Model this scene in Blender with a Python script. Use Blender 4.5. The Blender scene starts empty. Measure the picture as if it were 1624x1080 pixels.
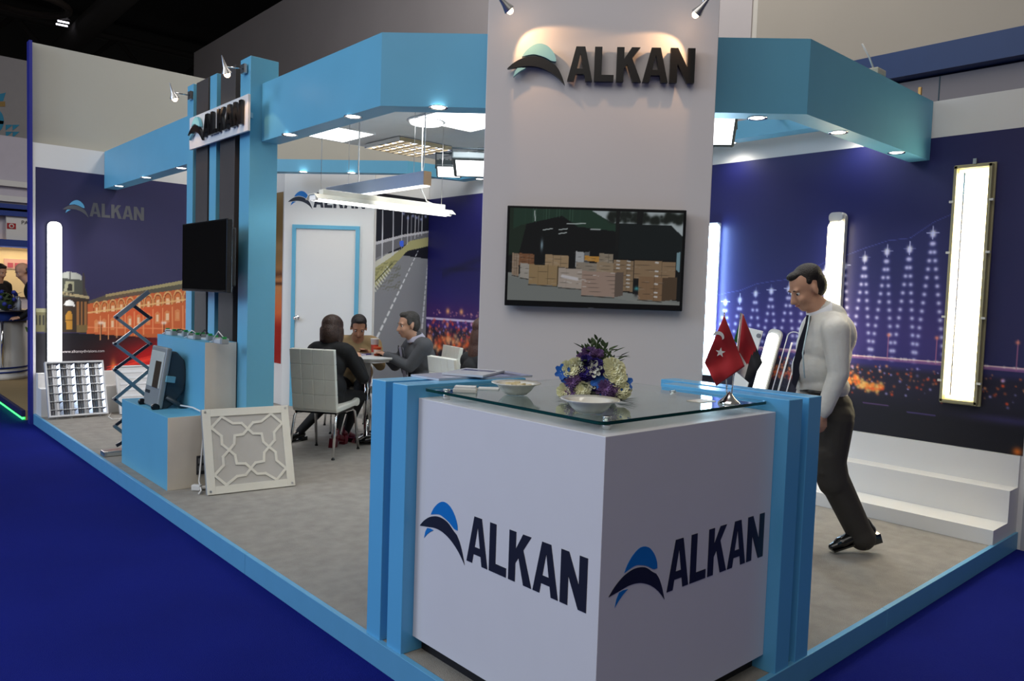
import bpy, bmesh, math, random
import numpy as np
from mathutils import Vector, Matrix
random.seed(7); RNG = np.random.RandomState(7)
scene = bpy.context.scene
COL = scene.collection
PI = math.pi

# ------------------------------------------------------------------ camera
CAMP = Vector((-1.8475, -1.5953, 1.58)); FPX = 1220.03
def cam_axes():
    y, p, r = math.radians(48.0543), math.radians(-3.272), math.radians(1.9036)
    fw = Vector((math.cos(y)*math.cos(p), math.sin(y)*math.cos(p), math.sin(p)))
    rt = Vector((math.sin(y), -math.cos(y), 0)); up = rt.cross(fw)
    return rt*math.cos(r)+up*math.sin(r), -rt*math.sin(r)+up*math.cos(r), fw
RT, UP, FW = cam_axes()
cd = bpy.data.cameras.new('camera'); cam = bpy.data.objects.new('camera', cd); COL.objects.link(cam)
cam.matrix_world = Matrix(((RT.x, UP.x, -FW.x, CAMP.x), (RT.y, UP.y, -FW.y, CAMP.y), (RT.z, UP.z, -FW.z, CAMP.z), (0, 0, 0, 1)))
cd.sensor_width = 36; cd.lens = FPX*36/1624; cd.clip_start = .05; cd.clip_end = 200
scene.camera = cam

# ------------------------------------------------------------------ world, hall lights, added fill lights, exposure
w = bpy.data.worlds.new('hall_air'); scene.world = w; w.use_nodes = True
bg = w.node_tree.nodes['Background']; bg.inputs[0].default_value = (.56, .54, .51, 1); bg.inputs[1].default_value = .20
scene.view_settings.view_transform = 'Standard'; scene.view_settings.look = 'None'
scene.view_settings.exposure = 0.06; scene.view_settings.gamma = 1.0
def area(name, loc, target, size, power, color, sy=None, spread=PI):
    l = bpy.data.lights.new(name, 'AREA'); l.energy = power; l.color = color; l.size = size
    if sy: l.shape = 'RECTANGLE'; l.size_y = sy
    l.spread = spread
    o = bpy.data.objects.new(name, l); COL.objects.link(o); o.location = loc
    o.rotation_euler = (Vector(target)-Vector(loc)).to_track_quat('-Z', 'Y').to_euler(); return o
area('hall_light', (-6, -2, 10.5), (1, 1, 0), 12, 560, (1, .97, .92))
area('hall_light_side', (-9, 6.0, 5.5), (0.3, 1.8, .8), 3.5, 440, (.66, .80, 1.0))
area('fill_light_rear', (5.0, 4.5, 10.2), (7.2, 6.0, 6), 3, 560, (1, .96, .92))  # added fill, no fixture: brightens the tall grey wall behind the stand
area('hall_light_aisle', (-6.5, 8.6, 2.7), (0, 1.3, .6), 2, 75, (.30, .55, 1.0))
area('fill_light_rear_right', (5.2, 0.5, 10.5), (7.2, 1.0, 6), 3, 110, (1, .95, .86))  # second added fill, for the beige wall at right
area('hall_light_far', (-6, 2.5, 10), (2, 9, 3), 6, 130, (1, .98, .93))

# ------------------------------------------------------------------ pixel of the photograph -> point on a real plane
def ray(px, py): return FW + RT*((px-812)/FPX) - UP*((py-540)/FPX)
def onz(px, py, z): d = ray(px, py); return CAMP + d*((z-CAMP.z)/d.z)
def onx(px, py, x): d = ray(px, py); return CAMP + d*((x-CAMP.x)/d.x)
def ony(px, py, y): d = ray(px, py); return CAMP + d*((y-CAMP.y)/d.y)
def onp(px, py, P, n):
    d = ray(px, py); n = Vector(n); return CAMP + d*((Vector(P)-CAMP).dot(n)/d.dot(n))
def at(px, py, d): return CAMP + ray(px, py)*d

# ------------------------------------------------------------------ materials
def lin(c):
    return tuple((x/12.92 if x <= .04045 else ((x+.055)/1.055)**2.4) for x in c)
def rgb(r, g, b): return lin((r/255, g/255, b/255))
MATS = {}
def mat(name, col, rough=.5, metal=0., bump=0., bscale=60., var=0., vscale=8., emit=None, estr=0., spec=.5, trans=0., ior=1.45, coat=0., sheen=0., alpha=1.):
    if name in MATS: return MATS[name]
    m = bpy.data.materials.new(name); m.use_nodes = True; nt = m.node_tree; b = nt.nodes['Principled BSDF']
    b.inputs['Roughness'].default_value = rough; b.inputs['Metallic'].default_value = metal
    b.inputs['Specular IOR Level'].default_value = spec; b.inputs['IOR'].default_value = ior
    b.inputs['Transmission Weight'].default_value = trans; b.inputs['Coat Weight'].default_value = coat
    b.inputs['Sheen Weight'].default_value = sheen; b.inputs['Alpha'].default_value = alpha
    tc = nt.nodes.new('ShaderNodeTexCoord')
    nz = nt.nodes.new('ShaderNodeTexNoise'); nz.inputs['Scale'].default_value = vscale; nz.inputs['Detail'].default_value = 5
    nt.links.new(tc.outputs['Object'], nz.inputs['Vector'])
    mp = nt.nodes.new('ShaderNodeMapRange'); mp.inputs[1].default_value = .25; mp.inputs[2].default_value = .75
    v = var if var else .03
    mp.inputs[3].default_value = 1-v; mp.inputs[4].default_value = 1+v
    nt.links.new(nz.outputs['Fac'], mp.inputs[0])
    mx = nt.nodes.new('ShaderNodeVectorMath'); mx.operation = 'SCALE'; mx.inputs[0].default_value = col[:3]
    nt.links.new(mp.outputs[0], mx.inputs['Scale']); nt.links.new(mx.outputs[0], b.inputs['Base Color'])
    if bump:
        n2 = nt.nodes.new('ShaderNodeTexNoise'); n2.inputs['Scale'].default_value = bscale; n2.inputs['Detail'].default_value = 3
        nt.links.new(tc.outputs['Object'], n2.inputs['Vector'])
        bp = nt.nodes.new('ShaderNodeBump'); bp.inputs['Strength'].default_value = bump; bp.inputs['Distance'].default_value = .01
        nt.links.new(n2.outputs['Fac'], bp.inputs['Height']); nt.links.new(bp.outputs[0], b.inputs['Normal'])
    if emit is not None:
        b.inputs['Emission Color'].default_value = (*emit, 1); b.inputs['Emission Strength'].default_value = estr
    MATS[name] = m; return m
def print_mat(name, estr=0., rough=.45, spec=.4, base=True):
    m = bpy.data.materials.new(name); m.use_nodes = True; nt = m.node_tree; b = nt.nodes['Principled BSDF']
    a = nt.nodes.new('ShaderNodeVertexColor'); a.layer_name = 'col'
    b.inputs['Roughness'].default_value = rough; b.inputs['Specular IOR Level'].default_value = spec
    if base: nt.links.new(a.outputs[0], b.inputs['Base Color'])
    else: b.inputs['Base Color'].default_value = (.01, .01, .01, 1)
    if estr:
        nt.links.new(a.outputs[0], b.inputs['Emission Color']); b.inputs['Emission Strength'].default_value = estr
    return m
BLUE = mat('sky_blue_paint', rgb(104, 176, 206), .42, var=.03, vscale=3)
BLUES = mat('sky_blue_gloss', rgb(98, 178, 226), .22, var=.02, vscale=3)
BLUEE = mat('sky_blue_edging', rgb(98, 165, 205), .4)
WHITE = mat('white_paint', rgb(226, 224, 220), .55, var=.015, vscale=2)
WHITEC = mat('white_column_paint', rgb(222, 214, 210), .6, var=.015, vscale=2)
WHITEG = mat('white_laminate', rgb(224, 222, 226), .3, var=.01)
CREAM = mat('cream_paint', rgb(226, 216, 200), .5)
NAVY = mat('navy_vinyl', rgb(32, 34, 48), .4)
LBLUE = mat('bright_blue_vinyl', rgb(18, 118, 200), .4)
BLACK = mat('black_acrylic', rgb(24, 22, 22), .25)
DARK = mat('dark_brown_slat', rgb(74, 68, 64), .5)
PLINTH = mat('black_plinth', rgb(28, 28, 34), .5)
CHROME = mat('chrome', (.8, .8, .8), .12, 1.)
STEEL = mat('brushed_steel', (.55, .54, .53), .32, 1.)
GREYM = mat('grey_metal', rgb(146, 150, 148), .4, .15)
DGREY = mat('dark_grey_metal', rgb(60, 70, 76), .45, .3)
BLK = mat('black_plastic', rgb(16, 16, 18), .25)
SCR = mat('dark_screen', rgb(22, 20, 19), .08, spec=.8)
CARPET = mat('grey_carpet', rgb(166, 160, 151), .95, bump=1., bscale=260, var=.14, vscale=9)
BCARPET = mat('blue_carpet', rgb(20, 30, 118), .95, bump=.8, bscale=200, var=.12, vscale=1.3, spec=.1)
HBLACK = mat('hall_black', rgb(14, 13, 13), .9)
HBEAM = mat('hall_beam', rgb(34, 31, 29), .8)
HGREY = mat('hall_wall_grey', rgb(164, 156, 154), .8, var=.12, vscale=.25)
HBEIGE = mat('hall_wall_beige', rgb(150, 142, 130), .8, var=.1, vscale=.3)
HBLUE = mat('hall_blue_band', rgb(22, 48, 92), .5)
LEATH = mat('white_leather', rgb(228, 226, 214), .35, bump=.15, bscale=150, coat=.2)
TUBE = mat('fluorescent_white', (1, 1, 1), .5, emit=(.97, .97, 1.), estr=10)
TUBEW = mat('fluorescent_warm', (1, 1, 1), .5, emit=(1., .86, .55), estr=14)
TUBEC = mat('fluorescent_cool', (1, 1, 1), .5, emit=(.50, .78, 1.), estr=26)
LEDP = mat('led_panel_glow', (1, 1, 1), .5, emit=(.97, .99, 1.), estr=3.2)
SPOTG = mat('downlight_glow', (1, 1, 1), .5, emit=(1, .97, .93), estr=6)
HALO = mat('halogen_glow', (1, 1, 1), .5, emit=(1, .62, .35), estr=14)
REFL = mat('mirror_reflector', (.85, .85, .85), .09, 1.)
GLASS = mat('clear_glass', (.85, .95, .92), .02, trans=1., ior=1.45)
PLAST = mat('clear_plastic', (.95, .96, 1.), .08, trans=1., ior=1.2)
GEDGE = mat('glass_edge_green', rgb(20, 62, 54), .1)
BRASS = mat('dull_brass', rgb(196, 150, 84), .4, .6)
LINE = mat('panel_joint', rgb(70, 90, 100), .8)

# ------------------------------------------------------------------ mesh helpers
class MB:
    def __init__(s): s.bm = bmesh.new(); s.mi = 0
    def quad(s, pts):
        vs = [s.bm.verts.new(p) for p in pts]; f = s.bm.faces.new(vs); f.material_index = s.mi; return f
    def box(s, x0, x1, y0, y1, z0, z1): return s.obox(((x0+x1)/2, (y0+y1)/2, (z0+z1)/2), (1, 0, 0), (0, 1, 0), (0, 0, 1), (x1-x0)/2, (y1-y0)/2, (z1-z0)/2)
    def obox(s, c, a, b, n, ha, hb, hn):
        c = Vector(c); a = Vector(a)*ha; b = Vector(b)*hb; n = Vector(n)*hn
        v = [s.bm.verts.new(c+a*i+b*j+n*k) for i in (-1, 1) for j in (-1, 1) for k in (-1, 1)]
        fl = [(0, 1, 3, 2), (4, 6, 7, 5), (0, 4, 5, 1), (2, 3, 7, 6), (0, 2, 6, 4), (1, 5, 7, 3)]
        for f in fl: s.bm.faces.new([v[i] for i in f]).material_index = s.mi
        return s
    def prism(s, poly, P, u, v, n, d):
        P = Vector(P); u = Vector(u); v = Vector(v); n = Vector(n)
        a = [s.bm.verts.new(P+u*x+v*y) for x, y in poly]; b = [s.bm.verts.new(P+u*x+v*y+n*d) for x, y in poly]
        k = len(poly)
        s.bm.faces.new(a).material_index = s.mi; s.bm.faces.new(b[::-1]).material_index = s.mi
        for i in range(k): s.bm.faces.new([a[i], b[i], b[(i+1) % k], a[(i+1) % k]]).material_index = s.mi
        return s
    def tube(s, pts, r, n=8, closed=False, caps=True):
        pts = [Vector(p) for p in pts]; rs = r if isinstance(r, (list, tuple)) else [r]*len(pts)
        rings = []; prev = None; N = len(pts)
        for i, p in enumerate(pts):
            if closed: t = (pts[(i+1) % N]-pts[i-1])
            else: t = (pts[min(i+1, N-1)]-pts[max(i-1, 0)])
            t.normalize()
            if prev is None: a = t.orthogonal().normalized()
            else: a = (prev-t*prev.dot(t)).normalized()
            prev = a; b = t.cross(a)
            rings.append([s.bm.verts.new(p+(a*math.cos(2*PI*k/n)+b*math.sin(2*PI*k/n))*rs[i]) for k in range(n)])
        for i in range(N if closed else N-1):
            A, B = rings[i], rings[(i+1) % N]
            for k in range(n):
                f = s.bm.faces.new([A[k], A[(k+1) % n], B[(k+1) % n], B[k]]); f.material_index = s.mi; f.smooth = True
        if caps and not closed:
            s.bm.faces.new(rings[0][::-1]).material_index = s.mi; s.bm.faces.new(rings[-1]).material_index = s.mi
        return s
    def cyl(s, p, q, r, r2=None, n=16): return s.tube([p, q], [r, r if r2 is None else r2], n)
    def lathe(s, prof, P=(0, 0, 0), ax=(0, 0, 1), n=24, closed=False):
        P = Vector(P); ax = Vector(ax).normalized(); a = ax.orthogonal().normalized(); b = ax.cross(a); rings = []
        for r, h in prof:
            rings.append([s.bm.verts.new(P+ax*h+(a*math.cos(2*PI*k/n)+b*math.sin(2*PI*k/n))*max(r, 1e-4)) for k in range(n)])
        m = len(rings)
        for i in range(m if closed else m-1):
            for k in range(n):
                f = s.bm.faces.new([rings[i][k], rings[i][(k+1) % n], rings[(i+1) % m][(k+1) % n], rings[(i+1) % m][k]]); f.material_index = s.mi; f.smooth = True
        return s
    def ball(s, c, r, frame=None, n=12, m=8):
        c = Vector(c); r = Vector((r, r, r)) if not hasattr(r, '__len__') else Vector(r)
        F = frame or (Vector((1, 0, 0)), Vector((0, 1, 0)), Vector((0, 0, 1)))
        rings = []
        for i in range(1, m):
            th = PI*i/m
            rings.append([s.bm.verts.new(c+F[0]*(r.x*math.sin(th)*math.cos(2*PI*k/n))+F[1]*(r.y*math.sin(th)*math.sin(2*PI*k/n))+F[2]*(r.z*math.cos(th))) for k in range(n)])
        t = s.bm.verts.new(c+F[2]*r.z); b = s.bm.verts.new(c-F[2]*r.z); fs = []
        for k in range(n):
            fs.append(s.bm.faces.new([t, rings[0][k], rings[0][(k+1) % n]])); fs.append(s.bm.faces.new([b, rings[-1][(k+1) % n], rings[-1][k]]))
            for i in range(len(rings)-1): fs.append(s.bm.faces.new([rings[i][k], rings[i+1][k], rings[i+1][(k+1) % n], rings[i][(k+1) % n]]))
        for f in fs: f.smooth = True; f.material_index = s.mi
        return s
    def build(s, name, m, parent=None, bevel=0., fix=True, solid=0.):
        if fix: bmesh.ops.recalc_face_normals(s.bm, faces=s.bm.faces)
        me = bpy.data.meshes.new(name); s.bm.to_mesh(me); s.bm.free()
        for x in (m if isinstance(m, (list, tuple)) else [m]): me.materials.append(x)
        o = bpy.data.objects.new(name, me); COL.objects.link(o)
        if parent: put(o, parent)
        if bevel:
            b = o.modifiers.new('bevel', 'BEVEL'); b.width = bevel; b.segments = 2; b.limit_method = 'ANGLE'
        if solid:
            b = o.modifiers.new('solid', 'SOLIDIFY'); b.thickness = solid
        return o
def wm(o):
    m = o.matrix_basis
    return (wm(o.parent) @ o.matrix_parent_inverse @ m) if o.parent else m
def put(o, parent): o.parent = parent; o.matrix_parent_inverse = wm(parent).inverted()
def tag(o, label=None, cat=None, group=None, kind=None):
    if label: o['label'] = label
    if cat: o['category'] = cat
    if group: o['group'] = group
    if kind: o['kind'] = kind
    return o
def thing(name, label, cat, loc=(0, 0, 0), group=None):
    o = bpy.data.objects.new(name, None); COL.objects.link(o); o.location = loc; o.empty_display_size = .1
    o.matrix_basis = Matrix.Translation(Vector(loc))
    return tag(o, label, cat, group)
def copy_tree(o, parent=None):
    c = o.copy(); COL.objects.link(c)
    if parent: c.parent = parent
    for ch in list(o.children): copy_tree(ch, c)
    return c
def box(name, m, x0, x1, y0, y1, z0, z1, parent=None, bevel=0.): return MB().box(x0, x1, y0, y1, z0, z1).build(name, m, parent, bevel)
def struct(o): o['kind'] = 'structure'; return o
X_, Y_, Z_ = Vector((1, 0, 0)), Vector((0, 1, 0)), Vector((0, 0, 1))
DG = Vector((1, -1, 0)).normalized(); DN = Vector((-1, -1, 0)).normalized()   # along / outward of the diagonal faces

# ------------------------------------------------------------------ printed walls: a fine grid whose vertices carry the print colours
class Canvas:
    def __init__(s, P, u, v, W, H, nx, ny, base):
        s.P, s.u, s.v = Vector(P), Vector(u), Vector(v); s.nx, s.ny = nx, ny
        xs = W if hasattr(W, '__len__') else np.linspace(0, W, nx+1); s.nx = len(xs)-1
        ys = np.linspace(0, H, ny+1)
        s.X, s.Y = np.meshgrid(xs, ys); s.c = np.empty(s.X.shape+(3,)); s.c[:] = np.array(base)/255
    def m(s, px, py):       # photo pixel -> metres on this plane
        n = s.u.cross(s.v); q = onp(px, py, s.P, n)-s.P; return (q.dot(s.u), q.dot(s.v))
    def mix(s, a, col):
        a = np.clip(a, 0, 1)[..., None]; s.c = s.c*(1-a)+np.array(col)/255*a
    def add(s, a, col): s.c = s.c+np.clip(a, 0, 1)[..., None]*np.array(col)/255
    def poly(s, pts, col, a=1.):
        ins = np.zeros(s.X.shape, bool); k = len(pts)
        for i in range(k):
            x0, y0 = pts[i]; x1, y1 = pts[(i+1) % k]
            if y0 == y1: continue
            c = ((y0 > s.Y) != (y1 > s.Y)) & (s.X < (x1-x0)*(s.Y-y0)/(y1-y0)+x0); ins ^= c
        s.mix(ins*a, col)
    def pp(s, pts, col, a=1.): s.poly([s.m(*p) for p in pts], col, a)
    def line(s, p, q, w, col, a=1., soft=.5):
        (x0, y0), (x1, y1) = p, q; dx, dy = x1-x0, y1-y0; L = max(dx*dx+dy*dy, 1e-9)
        t = np.clip(((s.X-x0)*dx+(s.Y-y0)*dy)/L, 0, 1); d = np.hypot(s.X-x0-t*dx, s.Y-y0-t*dy)
        s.mix(np.clip((w-d)/(w*soft+1e-6)+.0, 0, 1)*a, col)
    def pl(s, p, q, w, col, a=1.): s.line(s.m(*p), s.m(*q), w, col, a)
    def dot(s, c, r, col, a=1., ry=None):
        ry = ry or r; d2 = ((s.X-c[0])/r)**2+((s.Y-c[1])/ry)**2; s.mix(np.exp(-d2)*a, col)
    def pd(s, p, r, col, a=1., ry=None): s.dot(s.m(*p), r, col, a, ry)
    def build(s, name, m, parent=None, thick=.004):
        ny, nx = s.X.shape; P, u, v = map(np.array, (s.P, s.u, s.v))
        co = P+s.X[..., None]*u+s.Y[..., None]*v; co = co.reshape(-1, 3)
        idx = np.arange(nx*ny).reshape(ny, nx)
        q = np.stack([idx[:-1, :-1], idx[:-1, 1:], idx[1:, 1:], idx[1:, :-1]], -1).reshape(-1, 4)
        me = bpy.data.meshes.new(name)
        me.from_pydata(co.tolist(), [], q.tolist())
        at_ = me.color_attributes.new('col', 'FLOAT_COLOR', 'POINT')
        c = np.clip(s.c.reshape(-1, 3), 0, 1); c = np.where(c <= .04045, c/12.92, ((c+.055)/1.055)**2.4)
        at_.data.foreach_set('color', np.concatenate([c, np.ones((len(c), 1))], 1).ravel())
        me.materials.append(m); o = bpy.data.objects.new(name, me); COL.objects.link(o)
        if parent: put(o, parent)
        return o

# ------------------------------------------------------------------ logo: emblem and heavy condensed capitals, unit = cap height
LET = {
 'A': (.62, [[(0, 0), (.17, 0), (.31, .80), (.31, 1), (.20, 1)], [(.62, 0), (.42, 1), (.31, 1), (.31, .80), (.45, 0)], [(.205, .2), (.415, .2), (.387, .36), (.233, .36)]]),
 'L': (.50, [[(0, 0), (.18, 0), (.18, 1), (0, 1)], [(.18, 0), (.48, 0), (.48, .19), (.18, .19)]]),
 'K': (.60, [[(0, 0), (.18, 0), (.18, 1), (0, 1)], [(.18, .38), (.57, 1), (.36, 1), (.18, .66)], [(.258, .504), (.40, 0), (.61, 0), (.375, .69)]]),
 'N': (.60, [[(0, 0), (.18, 0), (.18, 1), (0, 1)], [(.42, 0), (.60, 0), (.60, 1), (.42, 1)], [(.18, 1), (.18, .55), (.42, 0), (.42, .45)]]),
}
def spline(pts, n=6):
    out = []; k = len(pts)
    for i in range(k-1):
        p0, p1, p2, p3 = pts[max(i-1, 0)], pts[i], pts[i+1], pts[min(i+2, k-1)]
        for j in range(n):
            t = j/n; out.append(tuple(.5*((2*p1[d])+(-p0[d]+p2[d])*t+(2*p0[d]-5*p1[d]+4*p2[d]-p3[d])*t*t+(-p0[d]+3*p1[d]-3*p2[d]+p3[d])*t**3) for d in (0, 1)))
    out.append(pts[-1]); return out
def em(pts): return [((x-563)/230, (530-y)/230) for x, y in pts]
SWOOSH = em(spline([(165, 455), (205, 418), (260, 386), (330, 370), (400, 380), (455, 412), (480, 425)])+spline([(480, 425), (505, 455), (528, 500), (550, 558)])[1:]+spline([(550, 558), (500, 508), (440, 468), (370, 442), (300, 436), (230, 446), (165, 456)])[1:-1])
CAPS = em(spline([(260, 374), (285, 335), (325, 300), (370, 284), (420, 296), (460, 332), (482, 372), (487, 402)])+spline([(487, 402), (458, 400), (420, 380), (380, 366), (330, 358), (260, 374)])[1:-1])
TAIL = em([(232, 452), (258, 448), (288, 450), (255, 468), (232, 486), (207, 510), (216, 476)])
def wordmark(P, u, n, h, wid, d, parent, mats=(NAVY, LBLUE), emblem=True, elevate=0., exs=None):
    """P: lower left of the first letter; u: reading direction; wid: full width of the word; d: depth of the pieces"""
    P = Vector(P)+n*elevate; tot = sum(LET[c][0] for c in 'ALKAN')+4*.04; sx = wid/(tot*h); x = 0
    for ch in 'ALKAN':
        a, polys = LET[ch]; mb = MB()
        for p in polys: mb.prism([((x+q[0])*h*sx, q[1]*h) for q in p], P, u, Z_, n, d)
        mb.build('letter', mats[0], parent); x += a+.04
    if emblem:
        ex = (exs or 1)*h
        for nm, poly, m in (('emblem_wing', SWOOSH, mats[0]), ('emblem_cap', CAPS, mats[1]), ('emblem_tail', TAIL, mats[1])):
            MB().prism([(a*ex, b*h) for a, b in poly], P, u, Z_, n, d).build(nm, m, parent)

# ================================================================== SETTING
ZT, ZB, HG = 3.185, 2.737, 2.905        # beam top / bottom, top of the prints
LY, WX, DY = 8.90, 4.55, 7.36           # left wall plane, right wall plane, back wall plane
HP = -.119
struct(box('floor', BCARPET, -25, 30, -15, 40, HP-.05, HP))
# grey carpet platform
struct(MB().prism([(.03, .03), (WX, .03), (WX, LY), (.03, LY)], (0, 0, HP), X_, Y_, Z_, -HP).build('floor', CARPET)).name = 'floor_platform'
e1 = thing('platform_edging', 'sky blue platform edging board along the left side of the stand', 'edging', (0, 2, HP))
for a, b in ((.03, 2.765), (2.768, 5.4), (5.403, LY)): box('edge_board', BLUEE, 0, .028, a, b, HP, .004, e1, .002)
e2 = thing('platform_edging', 'sky blue platform edging board along the right side of the stand', 'edging', (2, 0, HP))
for a, b in ((0, 2.3), (2.303, WX+.0)): box('edge_board', BLUEE, a, b, 0, .028, HP, .006, e2, .002)

# left wall with palace print
wl = struct(box('wall_left', WHITE, 0, 2.9, LY, LY+.10, HP, ZT))
box('wall_edge', mat('deep_blue_edge', rgb(36, 40, 130), .5), -.035, -.002, LY-.01, LY+.12, HP, 4.34, wl)
nb = struct(box('wall_neighbour', mat('neighbour_wall', rgb(172, 170, 160), .7, var=.03, vscale=.6), 0, 6.5, LY+.11, LY+.2, HP, 4.35))
# plinth steps along the left wall
st = thing('display_step', 'white display step along the foot of the palace wall', 'step', (1, LY-.2, 0))
box('step', WHITE, .03, 2.8, LY-.10, LY-.005, 0, .49, st); box('step', WHITE, .03, 2.8, LY-.28, LY-.10, 0, .325, st)
# right wall, corner post
wr = struct(box('wall_right', WHITE, WX, WX+.1, -.02, DY, HP, ZT))
box('corner_post', mat('post_grey', rgb(170, 172, 176), .5), WX-.005, WX+.13, -.10, -.02, HP, ZT, wr)
# back wall with road print, storage walls
wb = struct(box('wall_back', WHITE, 3.67, WX, DY+.004, DY+.1, 0, ZT))
A0 = Vector((2.79, 8.22, 0)); A1 = Vector((3.656, 7.358, 0))
AM = (A0+A1)/2; AL = (A1-A0).length; AD = (A1-A0).normalized(); AN = Vector((-AD.y, AD.x, 0)); AN = AN if AN.dot(DN) > 0 else -AN
ws = struct(MB().obox(AM-AN*.05+Z_*ZT/2, AD, AN, Z_, AL/2, .05, ZT/2).build('wall_storage', WHITE))
wss = struct(box('wall_storage_side', WHITE, 2.80, 2.88, 8.24, LY, 0, ZT))
# door in the diagonal wall
def dpt(a, nrm, z): return A0+AD*a+AN*nrm+Z_*z
D0, D1, DH = .125, 1.035, 2.445
dr = struct(MB().obox(dpt((D0+D1)/2, .012, DH/2-.02), AD, AN, Z_, (D1-D0)/2-.05, .012, DH/2-.03).build('door_1', WHITE, None, .002))
for a0, a1, z0, z1 in ((D0, D0+.05, 0, DH), (D1-.05, D1, 0, DH), (D0+.05, D1-.05, DH-.05, DH)):
    MB().obox(dpt((a0+a1)/2, .02, (z0+z1)/2), AD, AN, Z_, (a1-a0)/2, .02, (z1-z0)/2).build('door_frame', BLUE, dr)
kp = onp(472, 504, AM, AN); ka = (kp-A0).dot(AD)
MB().lathe([(.001, .085), (.022, .084), (.03, .07), (.028, .055), (.014, .045), (.012, .02), (.034, .015), (.036, 0)], dpt(ka, .024, kp.z), AN).build('door_knob', CHROME, dr)

# ---- prints
PRINT = print_mat('printed_vinyl')
def noise2(X, Y, s, seed=0):
    r = np.random.RandomState(seed); out = 0*X
    for k in range(7):
        a, b = r.randn(2)*s; out = out+np.sin(a*X+b*Y+r.rand()*6.28)/7
    return out
def palace():
    c = Canvas((.028, LY-.003, .49), X_, Z_, 2.76, HG-.49, 300, 270, (50, 47, 88))
    t = c.Y/(HG-.49); tx = c.X/2.76
    c.mix(np.clip(.75-tx*2.2, 0, 1)*.5, (34, 34, 62)); c.mix((1-t)*.35*(tx > .1), (66, 58, 92))
    # dark ground and red swoosh
    gy = lambda x: .0
    c.pp([(52, 528), (140, 529), (215, 532), (300, 545), (420, 560), (420, 640), (52, 640)], (22, 20, 26))
    m = np.exp(-((c.X-1.35)/.55)**2-((c.Y-.14)/.26)**2); c.mix(m*1.1*(c.Y < .44), (190, 20, 24))
    m = np.exp(-((c.X-1.25)/.4)**2-((c.Y-.06-.25*(c.X-1.0))/.035)**2); c.mix(m, (255, 70, 50))
    m = np.exp(-((c.X-.84)/.03)**2-((c.Y-.02)/.10)**2); c.mix(m, (255, 150, 70))
    for k in range(3): c.pl((170, 590-k*4), (330, 556-k*7), .008, (250, 60, 50), .7)
    # left small colonnade
    c.pp([(52, 491), (74, 491), (74, 527), (52, 526)], (104, 98, 66)); c.pp([(52, 489), (74, 489), (74, 495), (52, 495)], (150, 146, 110))
    for x in (56, 61.5, 67): c.pp([(x, 500), (x+3, 500), (x+3, 516), (x, 516)], (40, 40, 34))
    # tower
    c.pp([(96, 470), (141, 474), (142, 528), (96, 527)], (52, 42, 34))
    c.pp([(97, 441), (131, 444), (137, 462), (141, 474), (96, 470)], (72, 74, 66))
    c.pp([(98, 433), (106, 431), (120, 432), (129, 437), (129, 444), (98, 441)], (176, 178, 168)); c.pl((111, 432), (111, 442), .008, (40, 40, 40))
    c.pp([(131, 433), (134, 433), (136, 470), (131, 470)], (66, 58, 56))
    c.pp([(104, 446), (118, 447), (117, 463), (101, 462)], (150, 148, 120)); c.pp([(109, 449), (114, 450), (115, 461), (106, 461)], (40, 38, 34))
    c.pp([(97, 462), (141, 470), (141, 474), (97, 467)], (176, 160, 120))
    for x in (103, 109, 115): c.pd((x, 466), .012, (30, 26, 24))
    c.pp([(101, 484), (119, 486), (117, 479), (110, 475), (104, 478)], (214, 214, 210))
    c.pp([(105, 523), (114, 523), (115, 500), (112, 493), (108, 493), (104, 500)], (168, 120, 44)); c.pl((104, 508), (115, 508), .006, (60, 40, 20))
    for x in (122, 128, 134): c.pp([(x, 478), (x+3.2, 478), (x+3.2, 522), (x, 522)], (150, 104, 62))
    c.pp([(122, 516), (140, 516), (140, 527), (122, 527)], (120, 100, 62))
    # long wing: roof, arches, lower floor
    c.pp([(140, 478), (150, 474), (167, 468), (420, 424), (420, 440), (290, 464), (200, 470), (141, 482)], (92, 88, 74))
    c.pp([(167, 467), (420, 421), (420, 428), (167, 471)], (170, 158, 112))
    c.pp([(139, 482), (200, 471), (420, 440), (420, 545), (200, 533), (138, 529)], (206, 104, 56))
    c.mix(np.exp(-((c.X-1.15)/.35)**2-((c.Y-.68)/.22)**2)*.6*(c.Y > .45)*(c.Y < 1.0), (255, 96, 52))
    n = 0; x = 147.
    while x < 420:
        wd = 12.5+(x-147)*.03; f = (x-147)/150
        yt = 479-(x-147)*.145; yb = 497-(x-147)*.13
        for rr, cc in ((1.0, (226, 178, 112)), (.80, (164, 70, 34)), (.62, (216, 124, 66))):
            pts = []
            for k in range(11):
                a = PI*k/10; pts.append((x+wd*.5-wd*.46*rr*math.cos(a), yb-8-(yb-yt-4)*rr*math.sin(a)*.8))
            c.pp([(x+wd*.5-wd*.46*rr, yb)]+pts+[(x+wd*.5+wd*.46*rr, yb)], cc)
        c.pp([(x+wd*.36, yb-9), (x+wd*.66, yb-9), (x+wd*.66, yb), (x+wd*.36, yb)], (250, 214, 170), .9)
        c.pp([(x+wd*.2, yb+12), (x+wd*.44, yb+9), (x+wd*.68, yb+12), (x+wd*.68, yb+30-f*2), (x+wd*.2, yb+30-f*2)], (232, 150, 92), .8)
        c.pp([(x+wd*.32, yb+15), (x+wd*.58, yb+15), (x+wd*.58, yb+25), (x+wd*.32, yb+25)], (255, 226, 190), .8 if n % 3 else .2)
        c.pl((x+wd*.97, yb+4), (x+wd*.97, yb+42), .007, (246, 176, 118), .9)
        x += wd; n += 1
    c.pl((140, 496), (420, 458), .013, (242, 196, 132), .9); c.pl((139, 519), (420, 524), .008, (250, 160, 110), .7)
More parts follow.
